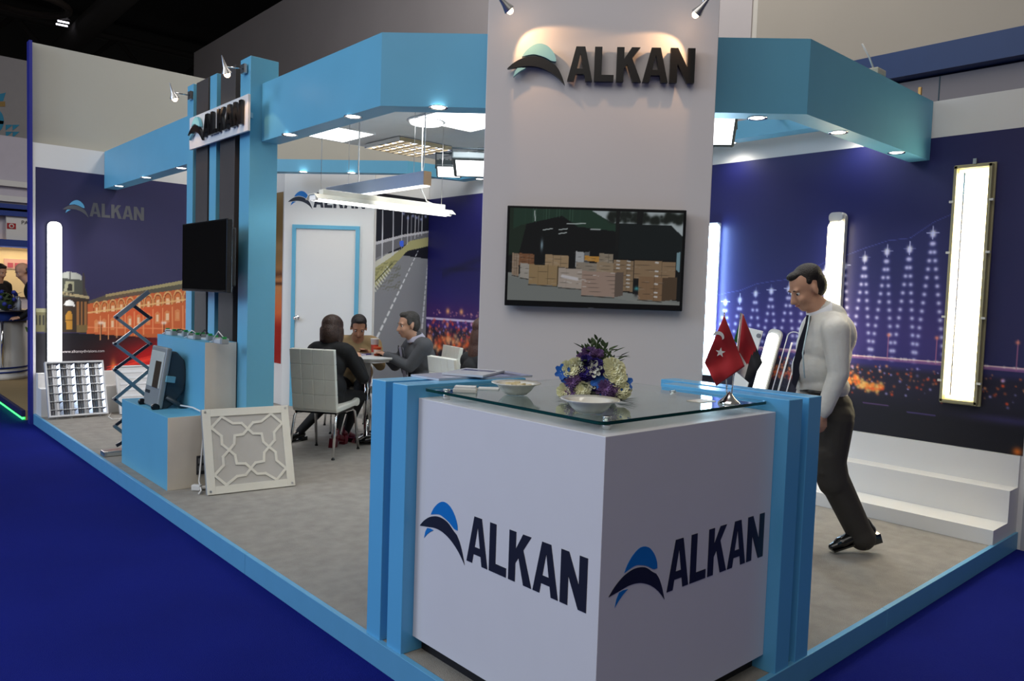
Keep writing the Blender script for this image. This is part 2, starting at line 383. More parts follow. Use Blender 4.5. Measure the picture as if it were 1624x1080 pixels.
    for x in (158, 258): c.pl((x+2, 513), (x+2, 533), .005, (30, 24, 24)); c.pd((x, 512), .02, (255, 230, 210)); c.pd((x+4, 512), .02, (255, 230, 210))
    return c
pc = palace(); po = pc.build('printed_panel', PRINT, wl)
lp = ony(142, 345, LY-.006)
GREYV = mat('grey_vinyl', rgb(98, 98, 100), .5); CYANV = mat('cyan_vinyl', rgb(104, 184, 224), .5)
wordmark((.596, LY-.004, 2.385), X_, -Y_, .168, .622, .002, wl, (GREYV, CYANV))
def textobj(s, P, u, n, h, wid, m, parent, name='lettering', ext=.0015):
    cu = bpy.data.curves.new(name, 'FONT'); cu.body = s; cu.size = 1; cu.extrude = 0
    t = bpy.data.objects.new(name, cu); COL.objects.link(t); dg = bpy.context.evaluated_depsgraph_get(); dg.update()
    me = bpy.data.meshes.new_from_object(t.evaluated_get(dg)); COL.objects.unlink(t); bpy.data.objects.remove(t)
    v = np.empty(len(me.vertices)*3); me.vertices.foreach_get('co', v); v = v.reshape(-1, 3)
    sx = wid/(v[:, 0].max()-v[:, 0].min()); x0 = v[:, 0].min(); P = np.array(Vector(P)+n*.0005)
    q = P+np.outer((v[:, 0]-x0)*sx, np.array(u))+np.outer(v[:, 1]*h/.72, np.array((0, 0, 1.)))
    me.vertices.foreach_set('co', q.ravel()); me.materials.append(m); o = bpy.data.objects.new(name, me); COL.objects.link(o)
    if ext: b = o.modifiers.new('solid', 'SOLIDIFY'); b.thickness = ext
    if parent: put(o, parent)
    return o
textobj('www.alkansydivisions.com', (.298, LY-.006, .722), X_, -Y_, .034, .465, mat('url_white', rgb(214, 206, 206), .5), wl)

def bridge():
    ys = np.concatenate([np.linspace(0, 3.05, 430), np.linspace(3.08, 4.8, 40), np.linspace(4.82, DY, 190)])
    # canvas runs from the near end (Y=0) to the far corner
    c = Canvas((WX-.004, 0.005, .56), Y_, Z_, ys, HG-.56, 10, 300, (22, 26, 92))
    y = c.X; z = c.Y+.56
    c.mix(np.clip((1.3-y)/1.5, 0, 1)*.6, (66, 58, 84))  # greyer towards the near end: lamp glare painted into the print
    c.mix(np.exp(-((z-1.35)/.38)**2)*.45*(y > .5), (92, 62, 150)); c.mix(np.clip((y-3)/2, 0, 1)*.5, (32, 22, 96))
    c.mix(np.clip((z-2.2)/.7, 0, 1)*.3, (24, 24, 84)); c.mix(np.exp(-((z-1.3)/.2)**2)*.5*(y > 4.4), (88, 30, 92))
    deck = 1.17
    sh = np.clip((1.13-z)/.05, 0, 1); c.mix(sh*.9, (34, 30, 46)); c.mix(np.clip((.95-z)/.2, 0, 1)*.7, (20, 18, 20))
    DK = lambda p: c.m(*p)
    # dotted suspender cables hanging in A shapes
    tops = [(.56-.14, 2.30), (.695, 2.18), (.861, 2.064), (1.033, 2.048), (1.206, 1.995), (1.37, 1.935), (1.541, 1.883), (1.70, 1.80), (1.861, 1.734), (2.03, 1.715), (2.186, 1.689), (2.346, 1.627), (2.499, 1.60), (2.66, 1.56), (2.82, 1.53), (2.98, 1.5)]
    for i, (ty, tz) in enumerate(tops[1:], 1):
        n_ = tops[i-1][0]; f_ = tops[i+1][0] if i+1 < len(tops) else ty+.16
        for yy, sg in (((ty+n_)/2+.002, -1), ((ty+f_)/2-.006, 1)):
            L = tz-1.2; k = int(L/.062)
            for j in range(k+1):
                t = j/k; px_ = ty+(yy-ty)*t**1.0; c.dot((px_, tz-.02-L*t-.56), .013, (236, 236, 255), .95); c.dot((px_, tz-.02-L*t-.56), .02, (170, 170, 240), .4)
        c.dot((ty, tz-.56), .02, (244, 248, 255), 1.); c.line((ty-.045, tz-.56), (ty+.045, tz-.56), .004, (200, 205, 255), .8); c.line((ty, tz-.61), (ty, tz-.51), .004, (200, 205, 255), .8)
    for i in range(len(tops)-1): c.line((tops[i][0], tops[i][1]-.50+.02), (tops[i+1][0], tops[i+1][1]-.50+.02), .004, (96, 100, 190), .5)
    # deck
    c.line((0, deck-.56), (4.4, deck+.02-.56), .016, (150, 96, 150), .9); c.line((0, deck+.012-.56), (4.4, deck+.03-.56), .006, (255, 214, 214), .9)
    c.line((4.4, 1.235-.56), (DY, 1.235-.56), .02, (226, 210, 232), .95)
    r = np.random.RandomState(3)
    for k in range(60): c.dot((r.rand()*3.0, deck+.016-.56), .008, (255, 240, 230), .8)
    for yy in (.35, .08, .62, .98, 1.28, 1.6): c.line((yy, deck-.56), (yy, 1.36-.56+r.rand()*.04), .004, (200, 120, 150), .7); c.dot((yy, 1.37-.56), .014, (255, 150, 120), .9)
    # city lights below
    for k in range(420):
        yy = r.rand()*3.0; zz = 1.12-abs(r.randn())*.13
        if zz < .86: continue
        c.dot((yy, zz-.56), .004+r.rand()*.008, [(255, 120, 50), (255, 170, 110), (200, 190, 255), (255, 90, 40)][r.randint(4)], .35+.6*r.rand())
    for k in range(260):
        yy = 1.0+r.rand()*.65; zz = 1.02-(yy < 1.2)*.02-.16*(1.15-yy)*0+r.randn()*.022-(1.65-yy)*.10
        c.dot((yy, zz-.56), .006+r.rand()*.012, [(255, 90, 30), (255, 150, 60), (255, 210, 120)][r.randint(3)], .8)
    for k in range(160):
        yy = 1.65+r.rand()*1.2; c.dot((yy, 1.0+r.randn()*.03-.56), .006+r.rand()*.012, [(255, 90, 50), (255, 150, 80)][r.randint(2)], .8)
    c.line((.95, .80-.56), (1.15, .80-.56), .006, (130, 90, 150), .7); c.line((.60, .77-.56), (.80, .77-.56), .008, (100, 80, 150), .7)
    c.mix(np.exp(-((y-.1)/.3)**2-((z-.80)/.03)**2)*.5, (70, 60, 130))
    c.dot((.035, .585-.56), .03, (240, 120, 30), .9)
    # far part seen beside the column: denser city
    for k in range(460):
        yy = 4.9+r.rand()*2.4; zz = 1.22-abs(r.randn())*.24
        c.dot((yy, zz-.56), .006+r.rand()*.02, [(255, 110, 50), (255, 170, 120), (214, 180, 250), (255, 80, 50), (180, 40, 60)][r.randint(5)], .3+.6*r.rand())
    for k in range(150):
        yy = 4.9+r.rand()*2.4; c.dot((yy, .86+r.randn()*.05-.56+.1*abs(math.sin(yy*4))), .015+r.rand()*.03, [(255, 100, 40), (255, 190, 130), (255, 140, 80)][r.randint(3)], .7)
    for yy in (5.05, 5.6, 5.85, 6.55, 6.85): c.dot((yy, 1.35-.56), .04, (255, 180, 110), .95)
    for k in range(60): c.dot((4.9+r.rand()*2.4, 1.32+r.randn()*.03-.56), .012, (226, 160, 150), .7)
    c.mix(np.exp(-((z-(2.35-(y-5)*.25))/.05)**2)*.5*(y > 4.6)*(y < 7.0), (14, 12, 50)); c.mix(np.exp(-((y-6.6)/.4)**2-((z-1.92)/.03)**2)*.6, (16, 12, 50))
    return c
bo = bridge().build('printed_panel', PRINT, wr)

def road():
    c = Canvas((3.69, DY-.002, .35), X_, Z_, WX-3.695, HG+.0-.35, 90, 250, (140, 142, 146))
    W = WX-3.695; y = c.Y+.35
    c.mix((noise2(c.X, c.Y, 9, 2)*.5+.3)*.5, (140, 140, 146)); c.mix(np.clip((1.2-y)/.9, 0, 1)*.4, (112, 114, 124))
    hz = 2.08
    c.mix((y > hz+.04-.05*(c.X/W)), (26, 27, 36))
    c.pp([(590, 388), (625, 378), (668, 368), (680, 369), (680, 376), (650, 385), (590, 412)], (112, 112, 116))
    c.pp([(590, 385), (640, 372), (680, 366), (680, 369), (640, 376), (590, 390)], (196, 196, 200))
    c.pp([(590, 420), (636, 396), (650, 382), (680, 376), (680, 390), (646, 398), (622, 424), (590, 462)], (176, 172, 120))
    c.mix((noise2(c.X*3, c.Y*3, 30, 5) > .1)*(y > 1.6)*(y < 2.02)*.35*(c.X < .4), (90, 92, 60))
    c.pp([(590, 418), (612, 404), (634, 396), (620, 408), (590, 428)], (210, 210, 196))
    for k in range(9):
        t = k/9; c.pl((590+6+t*26, 462-t*36), (590+1+t*26, 455-t*36), .012, (230, 230, 214), .9)
    c.pl((590, 452), (622, 418), .01, (80, 84, 60))
    for x, yb in ((606, 412), (623, 405), (637, 396), (646, 388), (652, 382), (658, 378), (663, 375), (669, 373)):
        c.pl((x, yb), (x+1, 334 if x < 640 else 342), .011 if x < 630 else .006, (206, 208, 214))
    for x in (640, 647, 655, 661, 668, 675): c.pd((x, 338+RNG.rand()*10), .02, (190, 200, 255), .7)
    c.pp([(634, 382), (640, 382), (640, 391), (634, 391)], (70, 110, 236))
    for k in range(15):          # centre dashes
        t0, t1 = k/15, (k+.5)/15
        g = lambda t: (663-66*t**1.25*1.02, 398+142*t**1.25)
        a, b = g(t0), g(t1); c.pl(a, b, .006+.018*t0, (232, 234, 236), .95)
    for k in range(13):
        t0, t1 = k/13, (k+.6)/13
        g = lambda t: (678-9*t**1.2, 420+104*t**1.2); a, b = g(t0), g(t1); c.pl(a, b, .006+.014*t0, (226, 228, 230), .95)
    return c
road().build('printed_panel', PRINT, wb)
def face():
    c = Canvas((2.796, 8.27, .56), Y_, Z_, .62, HG-.56-.02, 50, 190, (140, 112, 66))
    z = c.Y+.56; c.mix(np.clip((2.1-z)/.4, 0, 1), (206, 140, 84)); c.mix(np.clip((1.6-z)/.3, 0, 1), (222, 118, 70)); c.mix(np.clip((1.25-z)/.2, 0, 1), (160, 40, 34))
    c.mix(np.exp(-((z-1.78)/.05)**2)*.8, (96, 56, 36)); c.mix(np.exp(-((z-1.65)/.025)**2)*.8, (60, 34, 28)); c.mix(np.exp(-((z-2.15)/.1)**2)*.4, (212, 160, 110))
    return c
face().build('printed_panel', PRINT, wss)
# faint company logo on the storage wall
lq = (onp(497, 329, AM, AN)-A0); wordmark(dpt(lq.dot(AD), 0, lq.z), AD, AN, .20, .70, .002, ws, (NAVY, LBLUE))

# ---- hall: ceiling, beams, far walls
struct(box('ceiling', HBLACK, -25, 40, 2.5, 60, 11, 11.2))
struct(box('wall_far', HBLACK, -25, 40, 59, 59.2, HP, 11)); struct(box('wall_hall_right', HBLACK, 29.8, 30, -15, 59, HP, 11))
def seg(name, p, q, r, m): return MB().tube([p, q], r, 6).build(name, m)
tr = thing('roof_truss', 'dark steel roof truss crossing the black hall ceiling', 'truss', (8, 30, 9))
mb = MB()
for k in range(14):
    x = -16+k*3.2; mb.tube([(x, 30, 10.6), (x+1.6, 30, 8.9), (x+3.2, 30, 10.6)], .09, 6)
mb.build('web', HBEAM, tr); MB().tube([(-18, 30, 10.6), (30, 30, 10.6)], .14, 6).build('chord', HBEAM, tr); MB().tube([(-18, 30, 8.9), (30, 30, 8.9)], .14, 6).build('chord', HBEAM, tr)
tr2 = thing('roof_truss', 'dark duct and truss running away along the hall ceiling', 'truss', (3, 30, 9))
MB().tube([(4.5, 20, 9.6), (4.5, 55, 9.6)], .35, 12).build('duct', HBEAM, tr2); MB().tube([(-3, 14, 10), (2, 55, 10)], .12, 6).build('chord', HBEAM, tr2)
hb = at(99, 33, 24)
hl = thing('high_bay_lamp', 'twin tube lamp glowing under the black hall ceiling', 'lamp', hb)
for dz in (0, -.28):
    p = hb+RT*(-.19 if dz else -.14)+UP*dz*.35; MB().tube([p, p+RT*.34-UP*.07], .026, 8).build('tube_lamp', mat('violet_white_glow', (1, 1, 1), emit=(.9, .88, 1), estr=4), hl)
MB().obox(hb+UP*.09, RT, UP, FW, .2, .03, .1).build('housing', HBEAM, hl)
MB().tube([hb+UP*.25, (hb.x, hb.y, 10.99)], .012, 6).build('rod', HBEAM, hl)
rg = at(40, 4, 22)
tag(MB().tube([rg+Vector((1.1*math.cos(a), 1.1*math.sin(a)*.9, 0)) for a in np.linspace(0, 2*PI, 24)[:-1]], .10, 8, closed=True).build('hanging_ring', mat('ring_grey', rgb(70, 62, 56), .7)), 'dim round hoop hanging from the hall ceiling in the top left corner', 'hoop')
# tall neighbouring stand walls behind the right wall
HX = 7.0
struct(box('wall_tall', HGREY, HX, HX+.3, 3.9, 23.7, 4.62, 8.92))
struct(box('wall_tall_near', HBEIGE, HX, HX+.3, -4, 3.82, 4.38, 9.5))
bb = box('trim_1', HBLUE, HX-.03, HX+.32, -4, 3.6, 4.12, 4.40); struct(bb)
struct(box('wall_tall_strip', mat('strip_grey', rgb(176, 170, 160), .8), HX+.02, HX+.28, 3.82, 3.9, 4.4, 8.9))
struct(box('wall_low', mat('hall_panel_lilac', rgb(150, 144, 146), .8, var=.04, vscale=.5), HX+.15, HX+.25, -4, 6, HP, 4.1))
for yy in (1.66, ): box('panel_joint', LINE, HX+.145, HX+.15, yy, yy+.012, 2, 4.1, bpy.data.objects['wall_low'])
lg = thing('dotted_emblem', 'small blue dotted bird emblem high on the lilac wall at right', 'emblem', onx(1480, 98, HX+.14))
mb = MB()
for i in range(3):
    for j in range(6):
        p = onx(1466+j*5.2+(2-i)*1.5, 104-i*5-j*.7, HX+.14); mb.obox(p, Y_, X_, Z_, .022, .004, .02)
p = onx(1497, 93, HX+.14); mb.obox(p, Y_, X_, Z_, .035, .004, .025); mb.build('dots', mat('emblem_blue', rgb(24, 112, 160), .5), lg)
struct(box('wall_storeroom_top', mat('far_beige', rgb(158, 148, 126), .8), HX-.1, HX, 13.2, 24, 2.5, 4.62))
clut = thing('hall_lighting_rig', 'dark rig of trusses seen between the white ceiling raft and the rear beam', 'rig', (9, 12, 5))
for k in range(3): q = onx(600+k*30, 240+k*7, 9); MB().tube([q, (q.x, q.y, 10.95)], .02, 6).build('hanger', HBEAM, clut)
for k in range(5): MB().tube([onx(585+k*26, 236+k*7, 9), onx(640+k*18, 268+k*2, 9)], .05, 6).build('rig_bar', mat('rig_grey', rgb(88, 84, 80), .6), clut)

# ================================================================== BEAMS
Q = 2.60; BX = .757; T = .15
def beam(label, pts, z0, z1, name='fascia_beam', m=BLUE):
    mb = MB(); P = [Vector((x, y, 0)) for x, y in pts]
    mb.bm.verts.ensure_lookup_table()
    mb.prism([(p.x, p.y) for p in P], (0, 0, z0), X_, Y_, Z_, z1-z0)
    o = mb.build(name, m); return tag(o, label, 'beam')
# left run: tower to corner; corner piece; right run; left of tower
k = T*math.tan(PI/8)
beam('sky blue overhead beam running from the tower to the front corner', [(BX, 4.345), (BX, Q), (BX+T, Q+k), (BX+T, 4.345)], ZB, ZT)
beam('sky blue overhead beam across the chamfered corner behind the white column', [(BX, Q), (Q, BX), (Q+k, BX+T), (BX+T, Q+k)], ZB, ZT)
beam('sky blue overhead beam from the corner to the bridge wall at right', [(Q, BX), (WX-.01, BX), (WX-.01, BX+T), (Q+k, BX+T)], ZB, ZT)
beam('sky blue overhead beam from the tower to the palace wall at left', [(BX, 5.73), (BX+T, 5.73), (BX+T, LY-.01), (BX, LY-.01)], ZB, ZT)
RI = 4.25
RB = 3.05
beam('rear sky blue beam running along the bridge wall', [(RI, BX+T+.01), (RI, 6.32), (RI+.16, 6.38), (RI+.16, BX+T+.01)], RB, ZT+.02)
beam('rear sky blue beam in front of the road picture', [(RI, 6.33), (3.55, 6.44), (3.58, 6.60), (RI+.16, 6.39)], RB, ZT+.02)
beam('rear sky blue beam crossing above the storage door', [(3.549, 6.441), (2.3, 7.85), (2.42, 7.96), (3.579, 6.601)], RB, ZT+.02)

def downlight(p, label, r=.045, en=8, ang=96):
    t = thing('downlight', label, 'downlight', p)
    MB().lathe([(r, -.001), (r*1.35, -.004), (r*1.35, .0), (r, .0)], p, Z_, 20).build('trim_ring', CHROME, t)
    MB().lathe([(.0005, -.003), (r*.98, -.0015), (r*.98, 0)], p, Z_, 20).build('lens', SPOTG, t)
    l = bpy.data.lights.new('downlight_beam', 'SPOT'); l.energy = en; l.color = (1, .96, .9); l.spot_size = math.radians(ang); l.spot_blend = .6 if ang < 120 else 1.0; l.shadow_soft_size = .03
    o = bpy.data.objects.new('downlight_beam', l); COL.objects.link(o); o.location = Vector(p)-Z_*.02; put(o, t); o.matrix_basis = Matrix.Translation(Vector(p)-Z_*.02)
    return t
G = 'downlights under the beams'
downlight(onz(459.5, 213.5, ZB), 'round downlight under the left beam nearest the tower')
downlight(onz(560, 184.8, ZB), 'round downlight under the left beam halfway to the corner')
downlight(onz(695, 170, ZB), 'round downlight under the corner beam left of the column')
downlight(onz(1201, 187, ZB), 'round downlight under the corner beam right of the column')
downlight(onz(1329.6, 210, ZB), 'round downlight under the right beam, nearer the corner')
downlight(onz(1421.6, 242, ZB), 'round downlight under the right beam close to the bridge wall')
downlight(onz(287.5, 266.5, ZB), 'round downlight under the left rear beam beside the tower')
downlight(onz(232, 281.4, ZB), 'round downlight under the left rear beam, the middle one')
downlight(onz(189, 295, ZB), 'round downlight under the left rear beam closest to the palace wall')
downlight(onz(481, 272.5, RB), 'round downlight over the storage door, left one', en=11, ang=160)
downlight(onz(557.5, 274, RB), 'round downlight over the storage door, right one', en=11, ang=160)
downlight(Vector((RI+.12, onz(731, 279, RB).y, RB)), 'round downlight beside the floodlight over the bridge wall', en=11, ang=160)
downlight(Vector((RI+.12, onz(1146, 223, RB).y, RB)), 'round downlight behind the column over the bridge wall', en=11, ang=160)
downlight(Vector((RI+.12, 1.25, RB)), 'round downlight over the bridge wall near the right beam', en=11, ang=160)

# ================================================================== COLUMN WITH TV AND SIGN
CC = 2.85
c0 = onp(766, 300, (CC/2, CC/2, 0), (1, 1, 0)); c1 = onp(1128, 300, (CC/2, CC/2, 0), (1, 1, 0))
cm = (c0+c1)/2; cm.z = 0; CW = (c1-c0).length
col = struct(MB().obox(cm-DN*.15+Z_*2.2, DG, DN, Z_, CW/2, .15, 2.2).build('wall_column', WHITEC, None, .003))
fp = Vector((CC/2, CC/2, 0))
def onc(px, py, off=0.): return onp(px, py, fp+DN*off, (1, 1, 0))
sg = thing('column_sign', 'large black raised company letters with emblem on the white column', 'sign', onc(1000, 110, 0))
l0 = onc(899, 133, .03); l1 = onc(1100, 134, .03)
CAPG = mat('pale_cyan_acrylic', rgb(150, 206, 210), .3)
wordmark((l0.x, l0.y, 2.800), DG, DN, .190, (l1-l0).length, .028, sg, (BLACK, CAPG), elevate=-.014, exs=1.03)
def sconce(p, base_dir, hp, aim, lab, power=14, size=80, R_=.031):
    """p: fixing point on the wall; hp: mouth of the lamp; aim: beam direction"""
    t = thing('picture_light', lab, 'spotlight', p); hp = Vector(hp)
    MB().obox(p+base_dir*.012, base_dir.cross(Z_).normalized(), base_dir, Z_, .035, .012, .035).build('wall_box', STEEL, t)
    d = Vector(aim).normalized(); e = hp-d*.05
    MB().tube([p+base_dir*.02, p*.75+e*.25+base_dir*.02, e], .005, 8).build('arm', CHROME, t)
    MB().lathe([(.002, -.13), (.008, -.09), (.018, -.04), (R_-.001, -.005), (R_, 0), (R_-.003, 0), (.016, -.035)], hp, d, 18).build('lamp_shade', STEEL, t)
    MB().lathe([(.001, .004), (R_*.5, .002), (R_*.85, -.004), (R_*.85, -.010), (.001, -.010)], hp, d, 16).build('bulb', HALO, t)
    MB().ball(hp+d*.004, R_*.62).build('bulb', HALO, t)
    l = bpy.data.lights.new('spot_beam', 'SPOT'); l.energy = power; l.color = (1, .58, .28); l.spot_size = math.radians(size); l.spot_blend = .22; l.shadow_soft_size = .010
    o = bpy.data.objects.new('spot_beam', l); COL.objects.link(o); put(o, t); o.matrix_basis = Matrix.Translation(hp+d*.036) @ d.to_track_quat('-Z', 'Y').to_matrix().to_4x4()
    return t
h1, h1b = onc(808, 16, .16), onc(792, -6, .17); h2, h2b = onc(1104, 22, .16), onc(1133, 3, .17)
sconce(onc(792, -70, 0), DN, h1, (h1-h1b).normalized()*1.0+DG*.35-DN*.42-Z_*.25, 'chrome spotlight over the emblem at the top left of the column', 4.2, 88)
sconce(onc(1128, -66, 0), DN, h2, (h2-h2b).normalized()*1.0-DN*.38-Z_*.45, 'chrome spotlight over the last letters at the top right of the column', 4.0, 88)

tv = thing('wall_television', 'black flat television on the column showing pallets of cartons', 'television', onc(940, 410, 0))
q0 = onc(805, 324, .06); q1 = onc(1082, 490, .06)
tc_ = (q0+q1)/2; tw = (Vector((q1.x, q1.y, 0))-Vector((q0.x, q0.y, 0))).length; zt_, zb_ = 2.095, 1.528
tc_.z = (zt_+zb_)/2
# the set tilts slightly: right end a touch lower in the photo follows from perspective
MB().obox(tc_-DN*.02, DG, DN, Z_, tw/2, .02, (zt_-zb_)/2).build('casing', BLK, tv, .004)
MB().obox(tc_-DN*.05, DG, DN, Z_, tw*.3, .02, .15).build('wall_bracket', DGREY, tv)
def tvimg():
    W = tw-.03; H = (zt_-zb_)-.045
    c = Canvas(tc_+DN*.0015-DG*(W/2)+Z_*(-(H/2)+.010), DG, Z_, W, H, 250, 135, (12, 14, 16))
    def P(x, y): return ((x-120)/(1440-120)*W, (1-(y-130)/(890-130))*H)   # coordinates read from an enlarged view
    def pg(pts, col, a=1.): c.poly([P(*p) for p in pts], col, a)
    pg([(120, 120), (260, 120), (250, 260), (200, 500), (120, 520)], (30, 44, 34))
    pg([(150, 130), (740, 130), (930, 240), (930, 300), (640, 270), (520, 185), (210, 270), (150, 300)], (34, 58, 46))
    for k in range(22): c.line(P(240+k*20, 130), P(240+k*20, 262-min(abs(k-14), 9)*2-(9-min(abs(k-13), 9))*7), .0012, (70, 100, 84), .6)
    pg([(750, 140), (1440, 140), (1440, 330), (1350, 240), (960, 235), (900, 230)], (176, 186, 190))
    r = np.random.RandomState(5)
    for k in range(150): c.dot(P(880+r.rand()*560, 150+r.rand()*70), .006+r.rand()*.012, (24, 30, 26), .9)
    pg([(930, 140), (960, 140), (955, 460), (935, 460)], (18, 20, 20)); pg([(1090, 140), (1135, 140), (1125, 460), (1095, 460)], (16, 18, 18))
    pg([(960, 235), (1350, 240), (1440, 330), (1440, 520), (960, 520)], (16, 24, 26))
    for a in ((310, 150, 315, 230), (560, 250, 700, 243), (500, 300, 565, 290), (380, 305, 450, 292), (740, 290, 815, 290), (500, 332, 560, 322)): c.line(P(a[0], a[1]), P(a[2], a[3]), .003, (210, 220, 220), .9)
    c.dot(P(373, 430), .007, (150, 176, 190), .9, .03)
    pg([(120, 660), (1440, 860), (1440, 900), (120, 900)], (120, 124, 122)); pg([(120, 665), (500, 700), (1440, 880), (1440, 890), (1100, 875), (120, 690)], (138, 140, 136), .5)
    def carton(x0, y0, x1, y1, col, side=None, nb=3, wrap=.2):
        pg([(x0, y0), (x1, y0+8), (x1, y1+10), (x0, y1)], col)
        if side: pg([(x1, y0+8), (x1+side, y0), (x1+side, y1-6), (x1, y1+10)], tuple(int(v*.62) for v in col))
        for k in range(1, nb): yk = y0+(y1-y0)*k/nb; c.line(P(x0, yk), P(x1, yk+8), .0012, tuple(int(v*.6) for v in col), .8)
        for k in range(1, 3): c.line(P(x0+(x1-x0)*k/3, y0), P(x0+(x1-x0)*k/3, y1), .001, tuple(int(v*.7) for v in col), .7)
        for k in range(5): xx, yy = x0+r.rand()*(x1-x0), y0+r.rand()*(y1-y0); c.line(P(xx-20, yy), P(xx+20, yy+4), .002, (204, 200, 196), wrap)
        c.line(P(x0, y1+6), P(x1, y1+16), .003, (44, 36, 30), .9)
    B = (150, 122, 92)
    carton(150, 500, 200, 680, (146, 126, 108)); carton(200, 500, 318, 600, (122, 84, 58)); carton(405, 505, 580, 600, (158, 134, 104)); carton(635, 472, 700, 600, (168, 170, 172), 40)
    carton(705, 505, 815, 545, (184, 134, 60), 0, 2); carton(815, 482, 920, 560, (140, 128, 112)); carton(640, 560, 800, 640, (140, 130, 118)); carton(800, 555, 1000, 640, (148, 130, 108))
    carton(925, 530, 1080, 780, (134, 112, 88), 0, 6); carton(1085, 530, 1395, 680, (140, 116, 90), 0, 4); carton(1120, 660, 1300, 850, (132, 104, 78), 110, 4)
    for yy in (540, 570, 600, 655, 690, 720, 750):
        for xx in (960, 1040): c.line(P(xx-10, yy), P(xx+10, yy+2), .005, (206, 208, 210), .8)
    for yy in (545, 615, 655, 720, 790, 825): c.line(P(1245, yy), P(1262, yy+2), .006, (214, 214, 214), .85)
    carton(215, 580, 290, 700, (160, 154, 146)); carton(280, 590, 500, 752, (150, 126, 92), 10, 3); carton(510, 612, 690, 770, (168, 156, 146), 0, 4, .7); carton(690, 630, 940, 830, (156, 134, 122), 66, 6, .8)
    c.line(P(540, 680), P(650, 700), .012, (208, 206, 212), .8)
    pg([(1400, 460), (1425, 455), (1425, 620), (1400, 600)], (120, 150, 160)); c.dot(P(1107, 765), .012, (80, 170, 176), 1.); c.dot(P(1105, 800), .010, (24, 22, 26), 1., .018); c.line(P(1120, 820), P(1132, 840), .003, (150, 130, 120))
    return c
tvimg().build('screen', print_mat('lit_screen', .5, .12, .5, base=False), tv)
textobj('SAMSUNG', onc(933, 489.3, .066), DG, DN, .006, .03, mat('tv_mark', rgb(150, 150, 155), .4), tv)

# ================================================================== COUNTER
e, s1f, s1n, s2f, s2n = .014, 1.42, 1.306, 1.25, 1.136
HS, HC, EW, EW2, ZW = 1.185, 1.128, .074, .064, .07
ct = thing('reception_counter', 'white corner reception counter with sky blue end slabs and glass top', 'counter', (.6, .6, 0))
r1n, r1f, r2n, r2f = 1.165, 1.28, 1.335, 1.45
MB().box(EW, r1n-.001, EW2, s2n-.001, ZW, HC).build('body', WHITEG, ct, .002)
MB().box(EW+.05, r1n-.001, EW2+.05, s2n-.001, 0, ZW-.001).build('plinth', PLINTH, ct)
for y0, y1, x1 in ((s2n, s2f, .707), (s1n, s1f, .55)): box('end_slab', BLUES, e, x1, y0, y1, 0, HS, ct, .003)
for x0, x1, y1 in ((r1n, r1f, .667), (r2n, r2f, .80)): box('end_slab', BLUES, x0, x1, .006, y1, 0, HS, ct, .003)
GZ = 1.158
def rr(x0, y0, x1, y1, r, n=5):
    o = []
    for cx_, cy_, a in ((x0+r, y0+r, PI), (x1-r, y0+r, 1.5*PI), (x1-r, y1-r, 0), (x0+r, y1-r, .5*PI)):
        for i in range(n+1): t = a+i*PI/2/n; o.append((cx_+r*math.cos(t), cy_+r*math.sin(t)))
    return o
gt = MB().prism(rr(.095, .098, 1.163, 1.134, .03), (0, 0, GZ), X_, Y_, Z_, .012).build('glass_top', GLASS, ct)
gl = rr(.0945, .0975, 1.1632, 1.1342, .03); mb = MB()
for i in range(len(gl)):
    a, b = gl[i], gl[(i+1) % len(gl)]; mb.quad([(a[0], a[1], GZ+.001), (b[0], b[1], GZ+.001), (b[0], b[1], GZ+.011), (a[0], a[1], GZ+.011)])
mb.build('glass_edge', GEDGE, ct)
for px_, py_ in ((708, 620), (962, 664), (1217, 636), (1067, 622)):
    p = onz(px_, py_, 1.165); MB().lathe([(.0005, .046), (.016, .046), (.016, .0425), (.0005, .0425)], (p.x, p.y, HC), Z_).build('glass_standoff', CHROME, ct); MB().cyl((p.x, p.y, HC), (p.x, p.y, GZ-.0005), .016).build('glass_standoff', CHROME, ct)
wordmark((EW-.0005, .772, .513), -Y_, -X_, .190, .652, .0012, ct)
wordmark((.446, EW2-.0005, .515), X_, -Y_, .188, .668, .0012, ct)

GT = GZ+.0125
# bowls
def bowl(p, lab, r, sweets):
    o = thing('bowl', lab, 'bowl', (p.x, p.y, GT))
    MB().lathe([(.001, .004), (r*.45, .004), (r*.62, .02), (r*.75, .04), (r, .05), (r*.99, .053), (r*.72, .045), (r*.58, .026), (r*.42, .010), (.001, .010)], (p.x, p.y, GT), Z_, 40).build('dish', mat('porcelain', rgb(228, 224, 212), .15, coat=.5), o)
    if sweets: tag(MB().ball((p.x+.01, p.y-.01, GT+.02), (.03, .03, .018)).build('wrapped_sweet', mat('sweet_red', rgb(190, 70, 40), .4)), 'orange red sweet lying in the front white bowl', 'sweet')
    return o
bowl(onz(935, 655, GT), 'white porcelain bowl in front of the flowers on the glass counter', .108, True)
b2 = onz(818, 626, GT); bowl(b2, 'white porcelain bowl full of wrapped snacks left of the flowers', .105, False)
for k in range(9):
    a = k*.7; p = Vector((b2.x+.045*math.cos(a)*(k % 3)/2, b2.y+.045*math.sin(a)*(k % 3)/2, GT+.037+.006*(k % 2)))
    tag(MB().obox(p, Vector((math.cos(a), math.sin(a), .2)).normalized(), Vector((-math.sin(a), math.cos(a), 0)), Z_, .02, .013, .006).build('wrapped_sweet', mat('sweet_cream', rgb(214, 196, 150), .35), None, .003), 'cream wrapped sweet heaped in the left white bowl', 'sweet', 'sweets in the left bowl')
ch = onz(738, 622, GT); t = thing('card_holder', 'clear plastic box of visiting cards left of the snack bowl', 'card holder', (ch.x, ch.y, GT))
